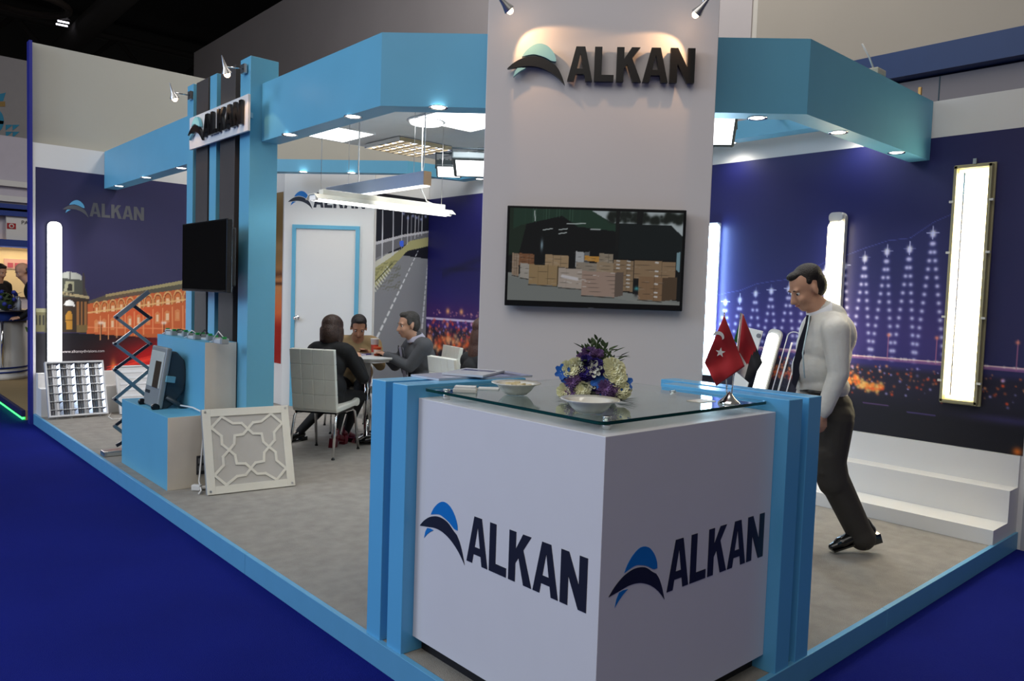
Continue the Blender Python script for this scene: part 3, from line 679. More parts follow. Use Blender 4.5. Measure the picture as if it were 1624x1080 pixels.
MB().obox((ch.x, ch.y, GT+.009), DG, DN, Z_, .05, .03, .009).build('tray', mat('frosted_plastic', rgb(206, 204, 196), .3), t, .004); MB().obox((ch.x, ch.y, GT+.022), DG, DN, Z_, .044, .026, .004).build('card_stack', WHITE, t)
ch = onz(775, 617, GT); tag(MB().obox((ch.x, ch.y, GT+.003), DG, DN, Z_, .045, .028, .003).build('card_stack', WHITE), 'thin pile of pale cards between the card box and the bowl', 'cards')
ch = onz(1112, 636, GT); tag(MB().obox((ch.x, ch.y, GT+.001), X_, Y_, Z_, .055, .035, .001).build('paper_slip', CREAM), 'cream paper slip on the glass beside the flags', 'paper')
# brochures on the left slab
def brochure(px_, py_, ang, lab, col, z=HS, w_=.105, h_=.148):
    p = onz(px_, py_, z); a = Vector((math.cos(ang), math.sin(ang), 0)); b = Vector((-math.sin(ang), math.cos(ang), 0))
    t = thing('brochure', lab, 'brochure', (p.x, p.y, z))
    MB().obox((p.x, p.y, z+.0045), a, b, Z_, h_, w_, .004).build('pages', mat('page_edge', rgb(200, 205, 214), .5), t); MB().obox((p.x, p.y, z+.0095), a, b, Z_, h_, w_, .001).build('cover', col, t)
    MB().obox(Vector((p.x, p.y, z+.0108))+a*.06, a, b, Z_, .03, w_*.8, .0004).build('cover_picture', mat('cover_navy', rgb(40, 56, 110), .25), t)
COV1 = mat('cover_grey', rgb(170, 172, 190), .25); COV2 = mat('cover_lilac', rgb(150, 158, 196), .25)
brochure(712, 598, .05, 'grey covered brochure at the left end of the blue slab', COV1)
brochure(786, 596.5, -.12, 'lilac and navy brochure lying on the blue slab behind the cards', COV2)
brochure(752, 592.5, .5, 'pale brochure partly under the others on the blue slab', mat('cover_pale', rgb(206, 208, 214), .25), .012+HS)

# flower arrangement
FL = onz(945, 633, GT)
fl = thing('flower_arrangement', 'low arrangement of cream roses, violet carnations and blue orchids on the glass counter', 'flowers', (FL.x, FL.y, GT))
BR = Vector((RT.x, RT.y, 0)).normalized(); BF = Vector((FW.x, FW.y, 0)).normalized()
def FP(px_, py_, off=0.):       # pixel -> point on the bouquet's own upright plane, off metres towards the viewer
    return onp(px_, py_, FL-BF*off, BF)
def leaf(mb, p, d, L, w_, n=Z_):
    d = Vector(d).normalized(); s = d.cross(n)
    if s.length < .01: s = d.orthogonal()
    s.normalize(); u_ = s.cross(d)
    pts = [p, p+d*L*.3+s*w_+u_*w_*.3, p+d*L*.7+s*w_*.8+u_*w_*.2, p+d*L, p+d*L*.7-s*w_*.8+u_*w_*.2, p+d*L*.3-s*w_+u_*w_*.3]
    m_ = [p+d*L*.3, p+d*L*.7]
    V = [mb.bm.verts.new(x) for x in pts+m_]
    for f in ((0, 1, 6), (1, 2, 7, 6), (2, 3, 7), (3, 4, 7), (4, 5, 6, 7), (5, 0, 6)): mb.bm.faces.new([V[i] for i in f])
def petals(mb, c, n_, r, layers, cup, seed, wd=.55):
    rs = random.Random(seed); c = Vector(c); nr = (CAMP-c); nr.z += .6; nr.normalize(); a = nr.orthogonal().normalized(); b = nr.cross(a)
    for l in range(layers):
        rr_ = r*(1-.72*l/max(layers, 1)); k = max(4, n_-l)
        for i in range(k):
            th = 2*PI*i/k+l*.5+rs.random()*.3; d = a*math.cos(th)+b*math.sin(th); s = nr.cross(d)
            up_ = cup+.35*l
            V = [mb.bm.verts.new(c+nr*(.2*r*l-.1*r)), mb.bm.verts.new(c+d*rr_*.55+s*rr_*wd+nr*(rr_*up_*.45+.15*r*l)), mb.bm.verts.new(c+d*rr_+s*rr_*wd*.45+nr*(rr_*up_+.12*r*l)), mb.bm.verts.new(c+d*rr_*1.05+nr*(rr_*up_*.9+.12*r*l)), mb.bm.verts.new(c+d*rr_-s*rr_*wd*.45+nr*(rr_*up_+.12*r*l)), mb.bm.verts.new(c+d*rr_*.55-s*rr_*wd+nr*(rr_*up_*.45+.15*r*l))]
            mb.bm.faces.new([V[0], V[1], V[2], V[3]]); mb.bm.faces.new([V[0], V[3], V[4], V[5]])
ROSE = mat('rose_cream', rgb(234, 230, 186), .6, var=.08, vscale=30); CARN = mat('carnation_violet', rgb(142, 108, 160), .7, var=.15, vscale=60); ORCH = mat('orchid_blue', rgb(20, 90, 176), .5, var=.3, vscale=30)
PURP = mat('bloom_purple', rgb(52, 36, 116), .6, var=.2, vscale=40); LEAFM = mat('leaf_green', rgb(50, 68, 34), .55, var=.25, vscale=40); WFL = mat('bloom_white', rgb(226, 226, 212), .6)
ROSE_ = mat('rose_pale', rgb(246, 243, 208), .6, var=.05, vscale=20)
for i, (x, y, r) in enumerate(((904, 590, .045), (915, 584, .04), (972, 590, .05), (978, 602, .042), (922, 620, .038), (986, 620, .04), (896, 622, .034), (968, 584, .04))):
    mb = MB(); petals(mb, FP(x, y, .06 if y > 600 else .04), 9, r, 5, .75, i, .55); mb.build('rose_bloom', ROSE_, fl)
for i, (x, y, r) in enumerate(((906, 608, .032), (912, 603, .026), (904, 626, .028), (960, 618, .04), (974, 620, .03), (932, 562, .03), (938, 560, .025), (924, 571, .03), (950, 562, .022))):
    mb = MB(); petals(mb, FP(x, y, .07 if y > 590 else .02), 12, r, 6, .5, 30+i, .3); mb.build('carnation_bloom', CARN, fl)
for i, (x, y, r) in enumerate(((926, 591, .04), (935, 595, .035), (951, 588, .03), (963, 606, .028), (944, 612, .03), (930, 573, .026), (985, 603, .022), (952, 629, .03), (946, 580, .03))):
    mb = MB(); petals(mb, FP(x, y, .06), 9, r, 4, .4, 50+i); mb.build('purple_bloom', PURP, fl)
for i, (x, y, r) in enumerate(((955, 600, .05), (940, 627, .045), (892, 590, .032), (901, 600, .03), (988, 608, .04), (947, 632, .035))):
    mb = MB(); petals(mb, FP(x, y, .085), 6, r, 1, .15, 70+i, .4); mb.build('orchid_bloom', ORCH, fl)
for i, (x, y, r) in enumerate(((936, 610, .026), (941, 586, .035))):
    mb = MB(); petals(mb, FP(x, y, .075), 7, r, 2, .5, 90+i, .35); mb.build('white_bloom', WFL, fl)
mb = MB(); rs = random.Random(4)
for i in range(11):
    base = FP(942+rs.uniform(-14, 14), 605, rs.uniform(-.04, .03)); tip = FP((948, 938, 928, 958, 965, 972, 920, 933, 944, 953, 960)[i], (540, 546, 556, 550, 562, 570, 566, 555, 548, 558, 548)[i], rs.uniform(-.04, .04))
    mb.tube([base, tip], .0018, 5); L_ = tip-base
    for k in range(10):
        t = .35+.65*k/9; sgn = -1 if k % 2 else 1; leaf(mb, base+L_*t, BR*sgn*.55+Z_*.9+BF*rs.uniform(-.3, .3), .032, .006, BF)
mb.build('foliage_spray', LEAFM, fl)
mb = MB()
for i in range(46):
    a = rs.random()*2*PI; rr_ = rs.uniform(.06, .13); c_ = Vector((FL.x+rr_*.8*math.cos(a), FL.y+rr_*.8*math.sin(a), GT+rs.uniform(.02, .22)))
    leaf(mb, c_, Vector((math.cos(a), math.sin(a), rs.uniform(-.1, .6))), rs.uniform(.04, .07), rs.uniform(.008, .014))
for s in (-1, 1):
    for k in range(7): leaf(mb, FP(945+s*30, 634, .05), BR*s+Z_*(-.03+.05*k-.08)-BF*rs.uniform(-.5, .7), .10 if k else .12, .004)
mb.ball((FL.x, FL.y, GT+.10), (.085, .085, .085), n=10, m=7); mb.build('foliage', LEAFM, fl)
MB().lathe([(.001, .001), (.07, .001), (.09, .03), (.085, .045), (.001, .045)], (FL.x, FL.y, GT), Z_).build('low_pot', mat('pot_dark', rgb(40, 44, 36), .5), fl)

# flags on a chrome stand
FG = onz(1156, 640, GT)
fs = thing('flag_stand', 'small chrome table stand with two poles on the glass counter', 'flag stand', (FG.x, FG.y, GT))
MB().lathe([(.001, .0), (.045, .0), (.046, .004), (.035, .014), (.018, .03), (.008, .045), (.001, .05)], (FG.x, FG.y, GT), Z_).build('base', CHROME, fs)
FB = BF
def fgp(px_, py_, off=0.): return onp(px_, py_, FG-BF*off, BF)
pA0, pA1 = fgp(1153, 628), fgp(1148.5, 496, .0); pB0, pB1 = fgp(1160, 628), fgp(1175, 496, -.02)
MB().tube([pA0, pA1], .0028, 8).build('pole', CHROME, fs); MB().tube([pB0, pB1], .0028, 8).build('pole', CHROME, fs)
MB().ball(pA1, .004).build('finial', CHROME, fs)
RED = mat('flag_red', rgb(176, 26, 34), .7, sheen=.3); FWH = mat('flag_white', rgb(226, 224, 218), .7); FBK = mat('flag_black', rgb(44, 46, 50), .7); FGN = mat('flag_green', rgb(24, 110, 60), .7)
def cloth(outline, mats_fn, nu, nv, off, name, label, wave=.008):
    """outline: four pixel corners hoist-top, fly-top, fly-bottom, hoist-bottom"""
    bm = bmesh.new(); a, b, c_, d = outline; vs = []
    for j in range(nv+1):
        for i in range(nu+1):
            u_, v_ = i/nu, j/nv; x = (a[0]*(1-u_)+b[0]*u_)*(1-v_)+(d[0]*(1-u_)+c_[0]*u_)*v_; y = (a[1]*(1-u_)+b[1]*u_)*(1-v_)+(d[1]*(1-u_)+c_[1]*u_)*v_
            vs.append(bm.verts.new(fgp(x, y, off+wave*math.sin(u_*7+v_*3)+wave*.6*math.sin(v_*9-u_*2))))
    mt = {}
    for j in range(nv):
        for i in range(nu):
            f = bm.faces.new([vs[j*(nu+1)+i], vs[j*(nu+1)+i+1], vs[(j+1)*(nu+1)+i+1], vs[(j+1)*(nu+1)+i]]); f.smooth = True
            f.material_index = mats_fn((i+.5)/nu, (j+.5)/nv)
    me = bpy.data.meshes.new(name); bm.to_mesh(me); bm.free(); o = bpy.data.objects.new(name, me); COL.objects.link(o)
    for m in (RED, FWH, FBK, FGN): me.materials.append(m)
    s = o.modifiers.new('solid', 'SOLIDIFY'); s.thickness = .0008; tag(o, label, 'flag'); return o
def turk(u, v):
    return 0
f1 = cloth(((1148.5, 500), (1181, 581), (1136, 612), (1117, 575)), turk, 24, 24, .02, 'table_flag', 'red table flag with white crescent and star, hanging in front')
# crescent and star as printed pieces on the cloth
def onflag(px_, py_): return fgp(px_, py_, .034)
mb = MB(); cres = []
for k in range(15): a = math.radians(-12+k*13); cres.append((1139+9.5*math.cos(a), 535-9.8*math.sin(a)+0))
for k in range(15): a = math.radians(170-k*13); cres.append((1137.2+8.2*math.cos(a), 537.5-7.0*math.sin(a)))
V = [mb.bm.verts.new(onflag(x, y)) for x, y in cres]
for i in range(14): mb.bm.faces.new([V[i], V[i+1], V[28-i], V[29-i]])
mb.build('crescent', FWH, f1)
mb = MB(); V = []
for k in range(10): a = math.radians(90+36*k-8); r_ = 8.2 if k % 2 == 0 else 3.3; V.append(mb.bm.verts.new(onflag(1142.5+r_*math.cos(a), 559-r_*math.sin(a))))
c_ = mb.bm.verts.new(onflag(1142.5, 559))
for k in range(10): mb.bm.faces.new([V[k], V[(k+1) % 10], c_])
mb.build('star', FWH, f1)
f2 = cloth(((1178, 497), (1209, 575), (1189, 608), (1168, 590)), lambda u, v: 2 if u > .62 and v > .0 and u+v*.3 > .72 else (1 if v > .68-.1*u else 0), 20, 20, -.012, 'table_flag', 'red, white and black table flag with a green edge, hanging behind')
mb = MB(); mb.quad([fgp(1176, 497, -.016), fgp(1180, 499, -.016), fgp(1171.5, 562, -.016), fgp(1168, 556, -.016)]); mb.quad([fgp(1170, 520, -.018), fgp(1175, 505, -.018), fgp(1169, 545, -.018), fgp(1164, 540, -.018)]); o = mb.build('green_edge', [FWH, FGN], f2); o.data.polygons[1].material_index = 1; o.data.update()

# ================================================================== TOWER, TV, SIGN, DISPLAY BOXES
TX = .665
tw_ = thing('display_tower', 'tower of sky blue and dark vertical slats carrying the left sign and screen', 'tower', (TX, 4.9, 0))
def yx(px_, py_=300): return onx(px_, py_, TX).y
box('post', BLUE, TX, .895, 4.35, 4.545, 0, 3.385, tw_, .002)
box('backing_board', mat('tower_backing', rgb(30, 34, 40), .6), TX+.151, TX+.19, 4.55, 5.70, 0, 3.12, tw_)
tz = lambda px_, py_, y: onx(px_, py_, TX).z
box('blue_slat', BLUE, TX-.008, TX+.15, 5.57, 5.72, 0, onx(312, 131, TX).z, tw_, .002)
box('dark_slat', DARK, TX-.002, TX+.15, 5.23, 5.51, 0, onx(334, 121, TX).z, tw_, .002)
box('blue_slat', BLUE, TX-.008, TX+.15, 5.02, 5.17, 0, onx(352, 113, TX).z, tw_, .002)
box('dark_slat', DARK, TX-.002, TX+.15, 4.64, 4.95, 0, onx(377, 101, TX).z, tw_, .002)
b1 = box('display_plinth', BLUE, .108, .40, 4.485, 5.69, 0, .5676, None, .002); b1.data.materials.append(CREAM)
b2_ = box('display_plinth', BLUE, .401, .655, 4.53, 5.69, 0, 1.137, None, .002); b2_.data.materials.append(CREAM)
for b in (b1, b2_):
    for p in b.data.polygons:
        if p.normal.y < -.9: p.material_index = 1
tag(b1, 'low sky blue display plinth with a cream end, the floodlight standing on it', 'plinth'); tag(b2_, 'tall sky blue display plinth with a cream end, against the tower', 'plinth')
sx_ = .60
sgn = thing('tower_sign', 'small tilted looking white sign board with raised dark letters and emblem on the tower', 'sign', (sx_, 4.9, 2.9))
ya, yb_ = onx(300.7, 187, sx_).y, onx(393.6, 150, sx_).y
za, zb2 = onx(345, 223, sx_).z, onx(345, 169, sx_).z
box('board', WHITE, sx_, sx_+.02, yb_, ya, za, zb2, sgn, .002)
for yy in (yb_+.1, ya-.1): box('spacer', STEEL, sx_+.02, TX+.01, yy-.02, yy+.02, (za+zb2)/2-.02, (za+zb2)/2+.02, sgn)
wordmark((sx_, ya-.40, za+.055), -Y_, -X_, .185, .80, .022, sgn, (BLACK, mat('sign_cyan', rgb(120, 186, 200), .35)), elevate=.008, exs=1.12)
for (px_, py_, hx, hy, lab) in ((304, 152, 277, 156, 'chrome spotlight on an arm at the left end of the tower sign'), (389, 110, 360, 117, 'chrome spotlight on an arm at the right end of the tower sign')):
    p = onx(px_, py_, TX-.01); hp = onx(hx, hy, .40)
    sconce(p, -X_, hp, Vector((.34, .10, -.9)), lab, 3, 84, .038)
tvx = .47
t2 = thing('wall_television', 'switched off black television bracketed to the tower slats', 'television', (tvx, 4.7, 1.8))
y0_, y1_ = onx(289, 400, tvx).y, onx(359.5, 400, tvx).y; z0_, z1_ = onx(330, 463, tvx).z, onx(330, 350, tvx).z
box('casing', BLK, tvx, tvx+.045, y1_, y0_, z0_, z1_, t2, .004); box('screen', SCR, tvx-.002, tvx, y1_+.012, y0_-.012, z0_+.02, z1_-.012, t2)
box('rear_housing', mat('tv_rear', rgb(26, 24, 26), .5), tvx+.045, tvx+.10, y1_+.06, y0_-.06, z0_+.05, z1_-.06, t2, .01); box('wall_bracket', DGREY, tvx+.10, TX-.011, (y0_+y1_)/2-.2, (y0_+y1_)/2+.2, 1.7, 1.95, t2)

# control gear lying on the tall plinth
def gear(px_, lab, kk):
    p = onz(px_, 534+(px_-270)*.10, 1.137); p.x = .47+.05*(kk % 2); q = Vector((p.x, onx(px_, 533+(px_-270)*.10, p.x).y, 1.137))
    t = thing('control_gear', lab, 'driver', q)
    MB().box(q.x-.03, q.x+.03, q.y-.07, q.y+.07, q.z, q.z+(.034, .022, .028, .02, .036)[kk]).build('housing', mat('gear_white', rgb(196, 200, 200), .4), t, .006)
    for s in (-1, 1):
        MB().box(q.x-.03, q.x+.03, q.y+s*.075-.02, q.y+s*.075+.02, q.z, q.z+.045).build('end_cap', mat('gear_grey', rgb(150, 156, 158), .4), t, .006)
        MB().box(q.x-.02, q.x+.01, q.y+s*.085-.012, q.y+s*.085+.012, q.z+.04, q.z+.058).build('terminal', mat('terminal_green', rgb(40, 150, 70), .4), t, .002)
    MB().tube([(q.x, q.y-.07, q.z+.045), (q.x-.03, q.y-.03, q.z+.05+.012*kk), (q.x-.04, q.y+.03, q.z+.045), (q.x-.02, q.y+.09, q.z+.02), (q.x-.04, q.y+.12, q.z+.006)], .004, 6).build('lead', mat('lead_black', rgb(30, 30, 32), .5) if kk % 2 else WHITE, t)
for i, (px_, lab) in enumerate(((272, 'grey ballast with green terminals at the far left of the plinth top'), (290, 'grey ballast second from the left on the plinth top'), (308, 'small grey ballast in the middle of the plinth top'), (328, 'white ballast third from the right end near the dark slats'), (350, 'white ballast with green terminals at the near right of the plinth top'))): gear(px_, lab, i)

# floodlight standing on the low plinth
fo = thing('floodlight', 'large grey asymmetric floodlight leaning on the low blue plinth', 'floodlight', (.19, 5.1, .568))
ya, yb_ = 5.30, 4.92; ln = Vector((.16, 0, 1)).normalized(); nn = Vector((-1, 0, .16)).normalized(); fz = .575
P0 = Vector((.165, 0, fz)); Hh = .50
def ff(y, h, o=0.): return P0+Vector((0, y, 0))+ln*h-nn*o
mb = MB(); mb.obox(ff((ya+yb_)/2, Hh/2, .02), Y_, ln, nn, (ya-yb_)/2, Hh/2, .022); mb.build('front_frame', GREYM, fo, .012)
MB().obox(ff((ya+yb_)/2, Hh/2+.06, -.004), Y_, ln, nn, (ya-yb_)/2-.03, Hh/2-.10, .003).build('front_glass', mat('flood_glass', rgb(206, 210, 200), .2, coat=.4), fo, .004)
MB().obox(ff((ya+yb_)/2-.06, Hh/2+.02, -.0085), Y_, ln, nn, .07, .11, .001).build('reflector_bowl', mat('flood_reflector', rgb(96, 84, 70), .2, .5), fo, .01)
MB().obox(ff((ya+yb_)/2+.1, .115, -.005), Y_, ln, nn, .05, .012, .003).build('name_plate', mat('plate_dark', rgb(50, 54, 56), .4), fo)
mb = MB(); prof = [(0, -.02), (.0, .47), (.05, .48), (.12, .42), (.165, .30), (.16, .16), (.10, .05), (.04, -.01)]
mb.prism([(a, b) for a, b in prof], ff(yb_+.03, 0, .04), -nn, ln, Y_, (ya-yb_)-.06); mb.build('rear_housing', DGREY, fo, .015)
for yy in (yb_+.02, ya-.02): MB().cyl(ff(yy-.02, .01, -.01), ff(yy+.02, .01, -.01), .03, None, 12).build('corner_buffer', BLK, fo)
MB().tube([ff(yb_+.01, .10, .06), ff(yb_-.015, .06, .14), ff(yb_-.015, .01, .24)], .02, 6).build('bracket', DGREY, fo)
MB().obox(ff(yb_+.005, .25, .06), -nn, ln, Y_, .035, .025, .03).build('clip', mat('clip_cyan', rgb(110, 170, 186), .4), fo)
tag(MB().tube([(.33, 4.86, .60), (.37, 4.70, .60), (.385, 4.52, .585), (.375, 4.455, .50), (.35, 4.44, .25), (.33, 4.43, .06), (.30, 4.30, .012), (.26, 4.24, .012)], .007, 8).build('power_lead', WHITE), 'white power lead dropping from the floodlight over the plinth to the carpet', 'cable')
t = thing('floor_socket', 'white plug and adaptor lying on the carpet by the plinth corner', 'plug', onz(312, 777, 0)); q = onz(312, 778, 0)
MB().obox((q.x, q.y, .025), DG, DN, Z_, .035, .022, .022).build('adaptor', WHITE, t, .006); MB().cyl((q.x+.03, q.y-.01, .02), (q.x+.09, q.y-.02, .02), .014).build('plug', WHITE, t)
q = Vector((.392, 4.478, 0)); t = thing('wall_socket', 'dark double socket mounted at the foot of the cream plinth end', 'socket', (q.x-.05, q.y, .13))
box('plate', mat('socket_dark', rgb(52, 52, 54), .4), .325, .399, 4.470, 4.484, .10, .25, t, .004)
for zz in (.13, .19): box('outlet', mat('outlet_grey', rgb(120, 120, 120), .4), .335, .39, 4.466, 4.470, zz, zz+.04, t)

# patterned square panel light leaning on the tower
pt = thing('lattice_panel_light', 'square white panel light with interlaced star lattice leaning against the plinths', 'panel light', onz(395, 780, 0))
L0 = onz(328.9, 786.6, 0); L1 = onz(467.9, 770.8, 0); lu = (L1-L0).normalized(); lw = (L1-L0).length
lb = Vector((-lu.y, lu.x, 0)); lb = lb if lb.y > 0 else -lb
tq = onp(318.4, 637.8, L0, lu); tz2 = tq-L0; lv = Vector((lb.x*tz2.dot(lb), lb.y*tz2.dot(lb), tz2.z)); lv = lb*min(.22, max(.10, tz2.dot(lb)))+Z_*.62
lh = lv.length; lv.normalize(); ln_ = lu.cross(lv); ln_ = ln_ if ln_.y < 0 else -ln_
LP0 = L0.copy(); LP0.z = .004
WP = mat('lattice_white', rgb(222, 219, 208), .4); GP = mat('lattice_diffuser', rgb(186, 183, 178), .5)
def lp2(a, b): return LP0+lu*(a*lw)+lv*(b*lh)
MB().obox(lp2(.5, .5)-ln_*.022, lu, lv, ln_, lw/2, lh/2, .020).build('back_tray', mat('tray_grey', rgb(150, 150, 150), .5), pt)
MB().obox(lp2(.5, .5)-ln_*.0015, lu, lv, ln_, lw*.45, lh*.45, .0012).build('diffuser', GP, pt)
for a0, a1, b0, b1_ in ((0, .09, 0, 1), (.91, 1, 0, 1), (.09, .91, 0, .09), (.09, .91, .91, 1)):
    MB().obox(lp2((a0+a1)/2, (b0+b1_)/2)+ln_*.003, lu, lv, ln_, (a1-a0)*lw/2, (b1_-b0)*lh/2, .006).build('frame_rail', WP, pt, .001)
lat = MB()
def bar(p, q, w_=.0165):
    p, q = lp2(*p), lp2(*q); d = (q-p); L_ = d.length; d.normalize(); lat.obox((p+q)/2+ln_*.003, d, d.cross(ln_), ln_, L_/2+w_*.4, w_/2*1.0, .0045+random.random()*.0004)
quarter = [(0, .29), (-.07, .215), (-.19, .205), (-.205, .08), (-.28, 0)]; corner = [(0, .29), (-.08, .38), (-.20, .385), (-.35, .495), (-.50, .34), (-.37, .21), (-.37, .09), (-.28, 0)]
for fx, fy in ((1, 1), (-1, 1), (1, -1), (-1, -1)):
    for chn in (quarter, corner):
        for p, q in zip(chn, chn[1:]):
            g = lambda c: (.5+.82*c[0]*fx, .5+.82*c[1]*fy); bar(g(p), g(q), .019)
lat.build('lattice', WP, pt)
for a in (.035, .965):
    for b in (.035, .965): MB().cyl(lp2(a, b)+ln_*.0085, lp2(a, b)+ln_*.012, .009, None, 12).build('screw', STEEL, pt)

# scissor lift hanger
sc = thing('scissor_hanger', 'folding steel scissor hanger standing on its base by the blue plinth', 'scissor hanger', (.13, 6.04, 0))
sb = onz(181, 722, 0); sn = Vector((0, -1, 0)); SY = sb.y
def sp_(px_, py_, o=0.): q = ony(px_, py_, SY+o); return q
def sbar(a, b, o, m=STEEL, w_=.024):
    w_ *= 1.25
    p, q = sp_(*a, o), sp_(*b, o); d = (q-p); L_ = d.length; d.normalize(); MB().obox((p+q)/2, d, d.cross(Y_), Y_, L_/2+.01, w_/2, .009).build('scissor_arm', m, sc, .002)
DST = mat('dark_steel', rgb(74, 74, 84), .35, .8)
rows = [(484, 484), (503.5, 504.5), (545, 543.5), (586, 586), (633, 631)]
xl, xr = [184, 181.5, 181.5, 185], [237, 240, 233, 237]
ylev = [503.5, 545, 586, 633, 676]
sbar((184, 503.5), (234.6, 463.5), 0, STEEL, .034)
sbar((211, 484), (238, 504.6), .03, DST)
for i in range(4):
    yl, yr = ylev[i], ylev[i+1]; a = 184-(i > 0)*2.5; b = 238
    for o_, (p, q), m in ((0, ((a, yl), (b, yr)), STEEL), (.03, ((b, yl), (a, yr)), DST if i % 2 else STEEL)): sbar(p, q, o_, m, .022 if i != 2 else .026)
    for xx in (a, b): q = sp_(xx, yl, .015); MB().cyl(q-Y_*.035, q+Y_*.035, .012, None, 10).build('pivot_pin', DST, sc)
sbar((182, 676), (205, 694), 0, STEEL); sbar((238, 676), (186, 706), .03, DST)
q = sb; MB().box(q.x-.10, q.x+.12, q.y-.06, q.y+.07, 0, .05).build('base', STEEL, sc, .008); MB().box(q.x-.075, q.x+.10, q.y-.062, q.y-.058, .012, .036).build('base_plate', mat('base_light', rgb(190, 190, 186), .3, .4), sc)
tag(MB().tube([onz(x, y, .006) for x, y in ((176, 655), (172, 661), (178, 665), (190, 664), (200, 659), (192, 655))], .006, 6).build('cable_loop', WHITE), 'loose white cable loop on the carpet between the leaning luminaires', 'cable')

# louvre luminaire leaning on the left wall step
def leaning(name, label, cat, A, B, top, th=.05):
    t = thing(name, label, cat, (A+B)/2); u_ = (B-A).normalized(); W_ = (B-A).length
    tv_ = top-A; tv_ = tv_-u_*tv_.dot(u_); H_ = tv_.length; v_ = tv_.normalized(); n_ = u_.cross(v_); n_ = n_ if n_.y < 0 else -n_
    return t, A, u_, v_, n_, W_, H_
A = Vector((.115, 8.36, .03)); B = Vector((.735, 8.36, .03)); 
A = ony(78, 657, 8.36); B = ony(172, 649, 8.36); A.z = B.z = .03
tp = ony(66, 574, 8.60)
t, A, u_, v_, n_, W_, H_ = leaning('louvre_luminaire', 'four tube mirror louvre luminaire leaning beside the tall lamp', 'luminaire', A, B, tp)
def lq_(a, b, o=0.): return A+u_*(a*W_)+v_*(b*H_)+n_*o
LW = mat('luminaire_white', rgb(206, 206, 208), .35)
MB().obox(lq_(.5, .5, -.05), u_, v_, n_, W_/2, H_/2, .004).build('tray', LW, t)
for a0, a1, b0, b1_ in ((0, .03, 0, 1), (.97, 1, 0, 1), (.03, .97, 0, .03), (.03, .97, .97, 1)): MB().obox(lq_((a0+a1)/2, (b0+b1_)/2, -.022), u_, v_, n_, (a1-a0)*W_/2, (b1_-b0)*H_/2, .028).build('frame_side', LW, t)
for k in range(4):
    a = .13+k*.245; MB().tube([lq_(a, .04, -.03), lq_(a, .96, -.03)], .013, 10).build('tube_lamp', mat('tube_unlit', rgb(214, 214, 216), .3), t)
    for s in (-1, 1):
        pr_ = [(0, -.045), (.05*s, -.035), (.075*s, -.012), (.078*s, -.012), (.055*s, -.042), (0, -.048)]
        mb = MB(); 
        mb.quad([lq_(a, .03, -.042), lq_(a+.06*s, .03, -.034), lq_(a+.06*s, .97, -.034), lq_(a, .97, -.042)]); mb.quad([lq_(a+.06*s, .03, -.034), lq_(a+.115*s, .03, -.004), lq_(a+.115*s, .97, -.004), lq_(a+.06*s, .97, -.034)])
        mb.build('reflector', mat('dim_mirror', (.34, .35, .38), .12, 1.), t)
for k in range(6):
    b = .13+k*.148; MB().obox(lq_(.5, b, -.012), u_, v_, n_, W_*.47, .0022, .011).build('cross_louvre', mat('louvre_bright', rgb(220, 220, 220), .25, .4), t)
for k in range(4): MB().tube([lq_(.13+k*.245, -.0, -.05), lq_(.13+k*.245, -.045, -.05)], .016, 8).build('foot_cap', LW, t)
A = ony(193, 655, 8.3); B = A+X_*.60; A.z = B.z = .01; A.y = B.y = 8.36
t, A, u_, v_, n_, W_, H_ = leaning('panel_luminaire', 'flat white panel luminaire leaning by the red part of the palace print', 'luminaire', A, B, ony(166, 581, 8.6))
MB().obox(lq_(.5, .5, -.02), u_, v_, n_, W_/2, H_/2, .018).build('tray', LW, t, .002)
for k in range(7): MB().obox(lq_(.5, .12+k*.125, .0), u_, v_, n_, W_*.44, .016, .003).build('diffuser_rib', mat('diffuser_pale', rgb(214, 216, 220), .4), t, .002)
for a0, a1, b0, b1_ in ((0, .03, 0, 1), (.97, 1, 0, 1), (.03, .97, 0, .03), (.03, .97, .97, 1)): MB().obox(lq_((a0+a1)/2, (b0+b1_)/2, .002), u_, v_, n_, (a1-a0)*W_/2, (b1_-b0)*H_/2, .005).build('frame_side', LW, t)

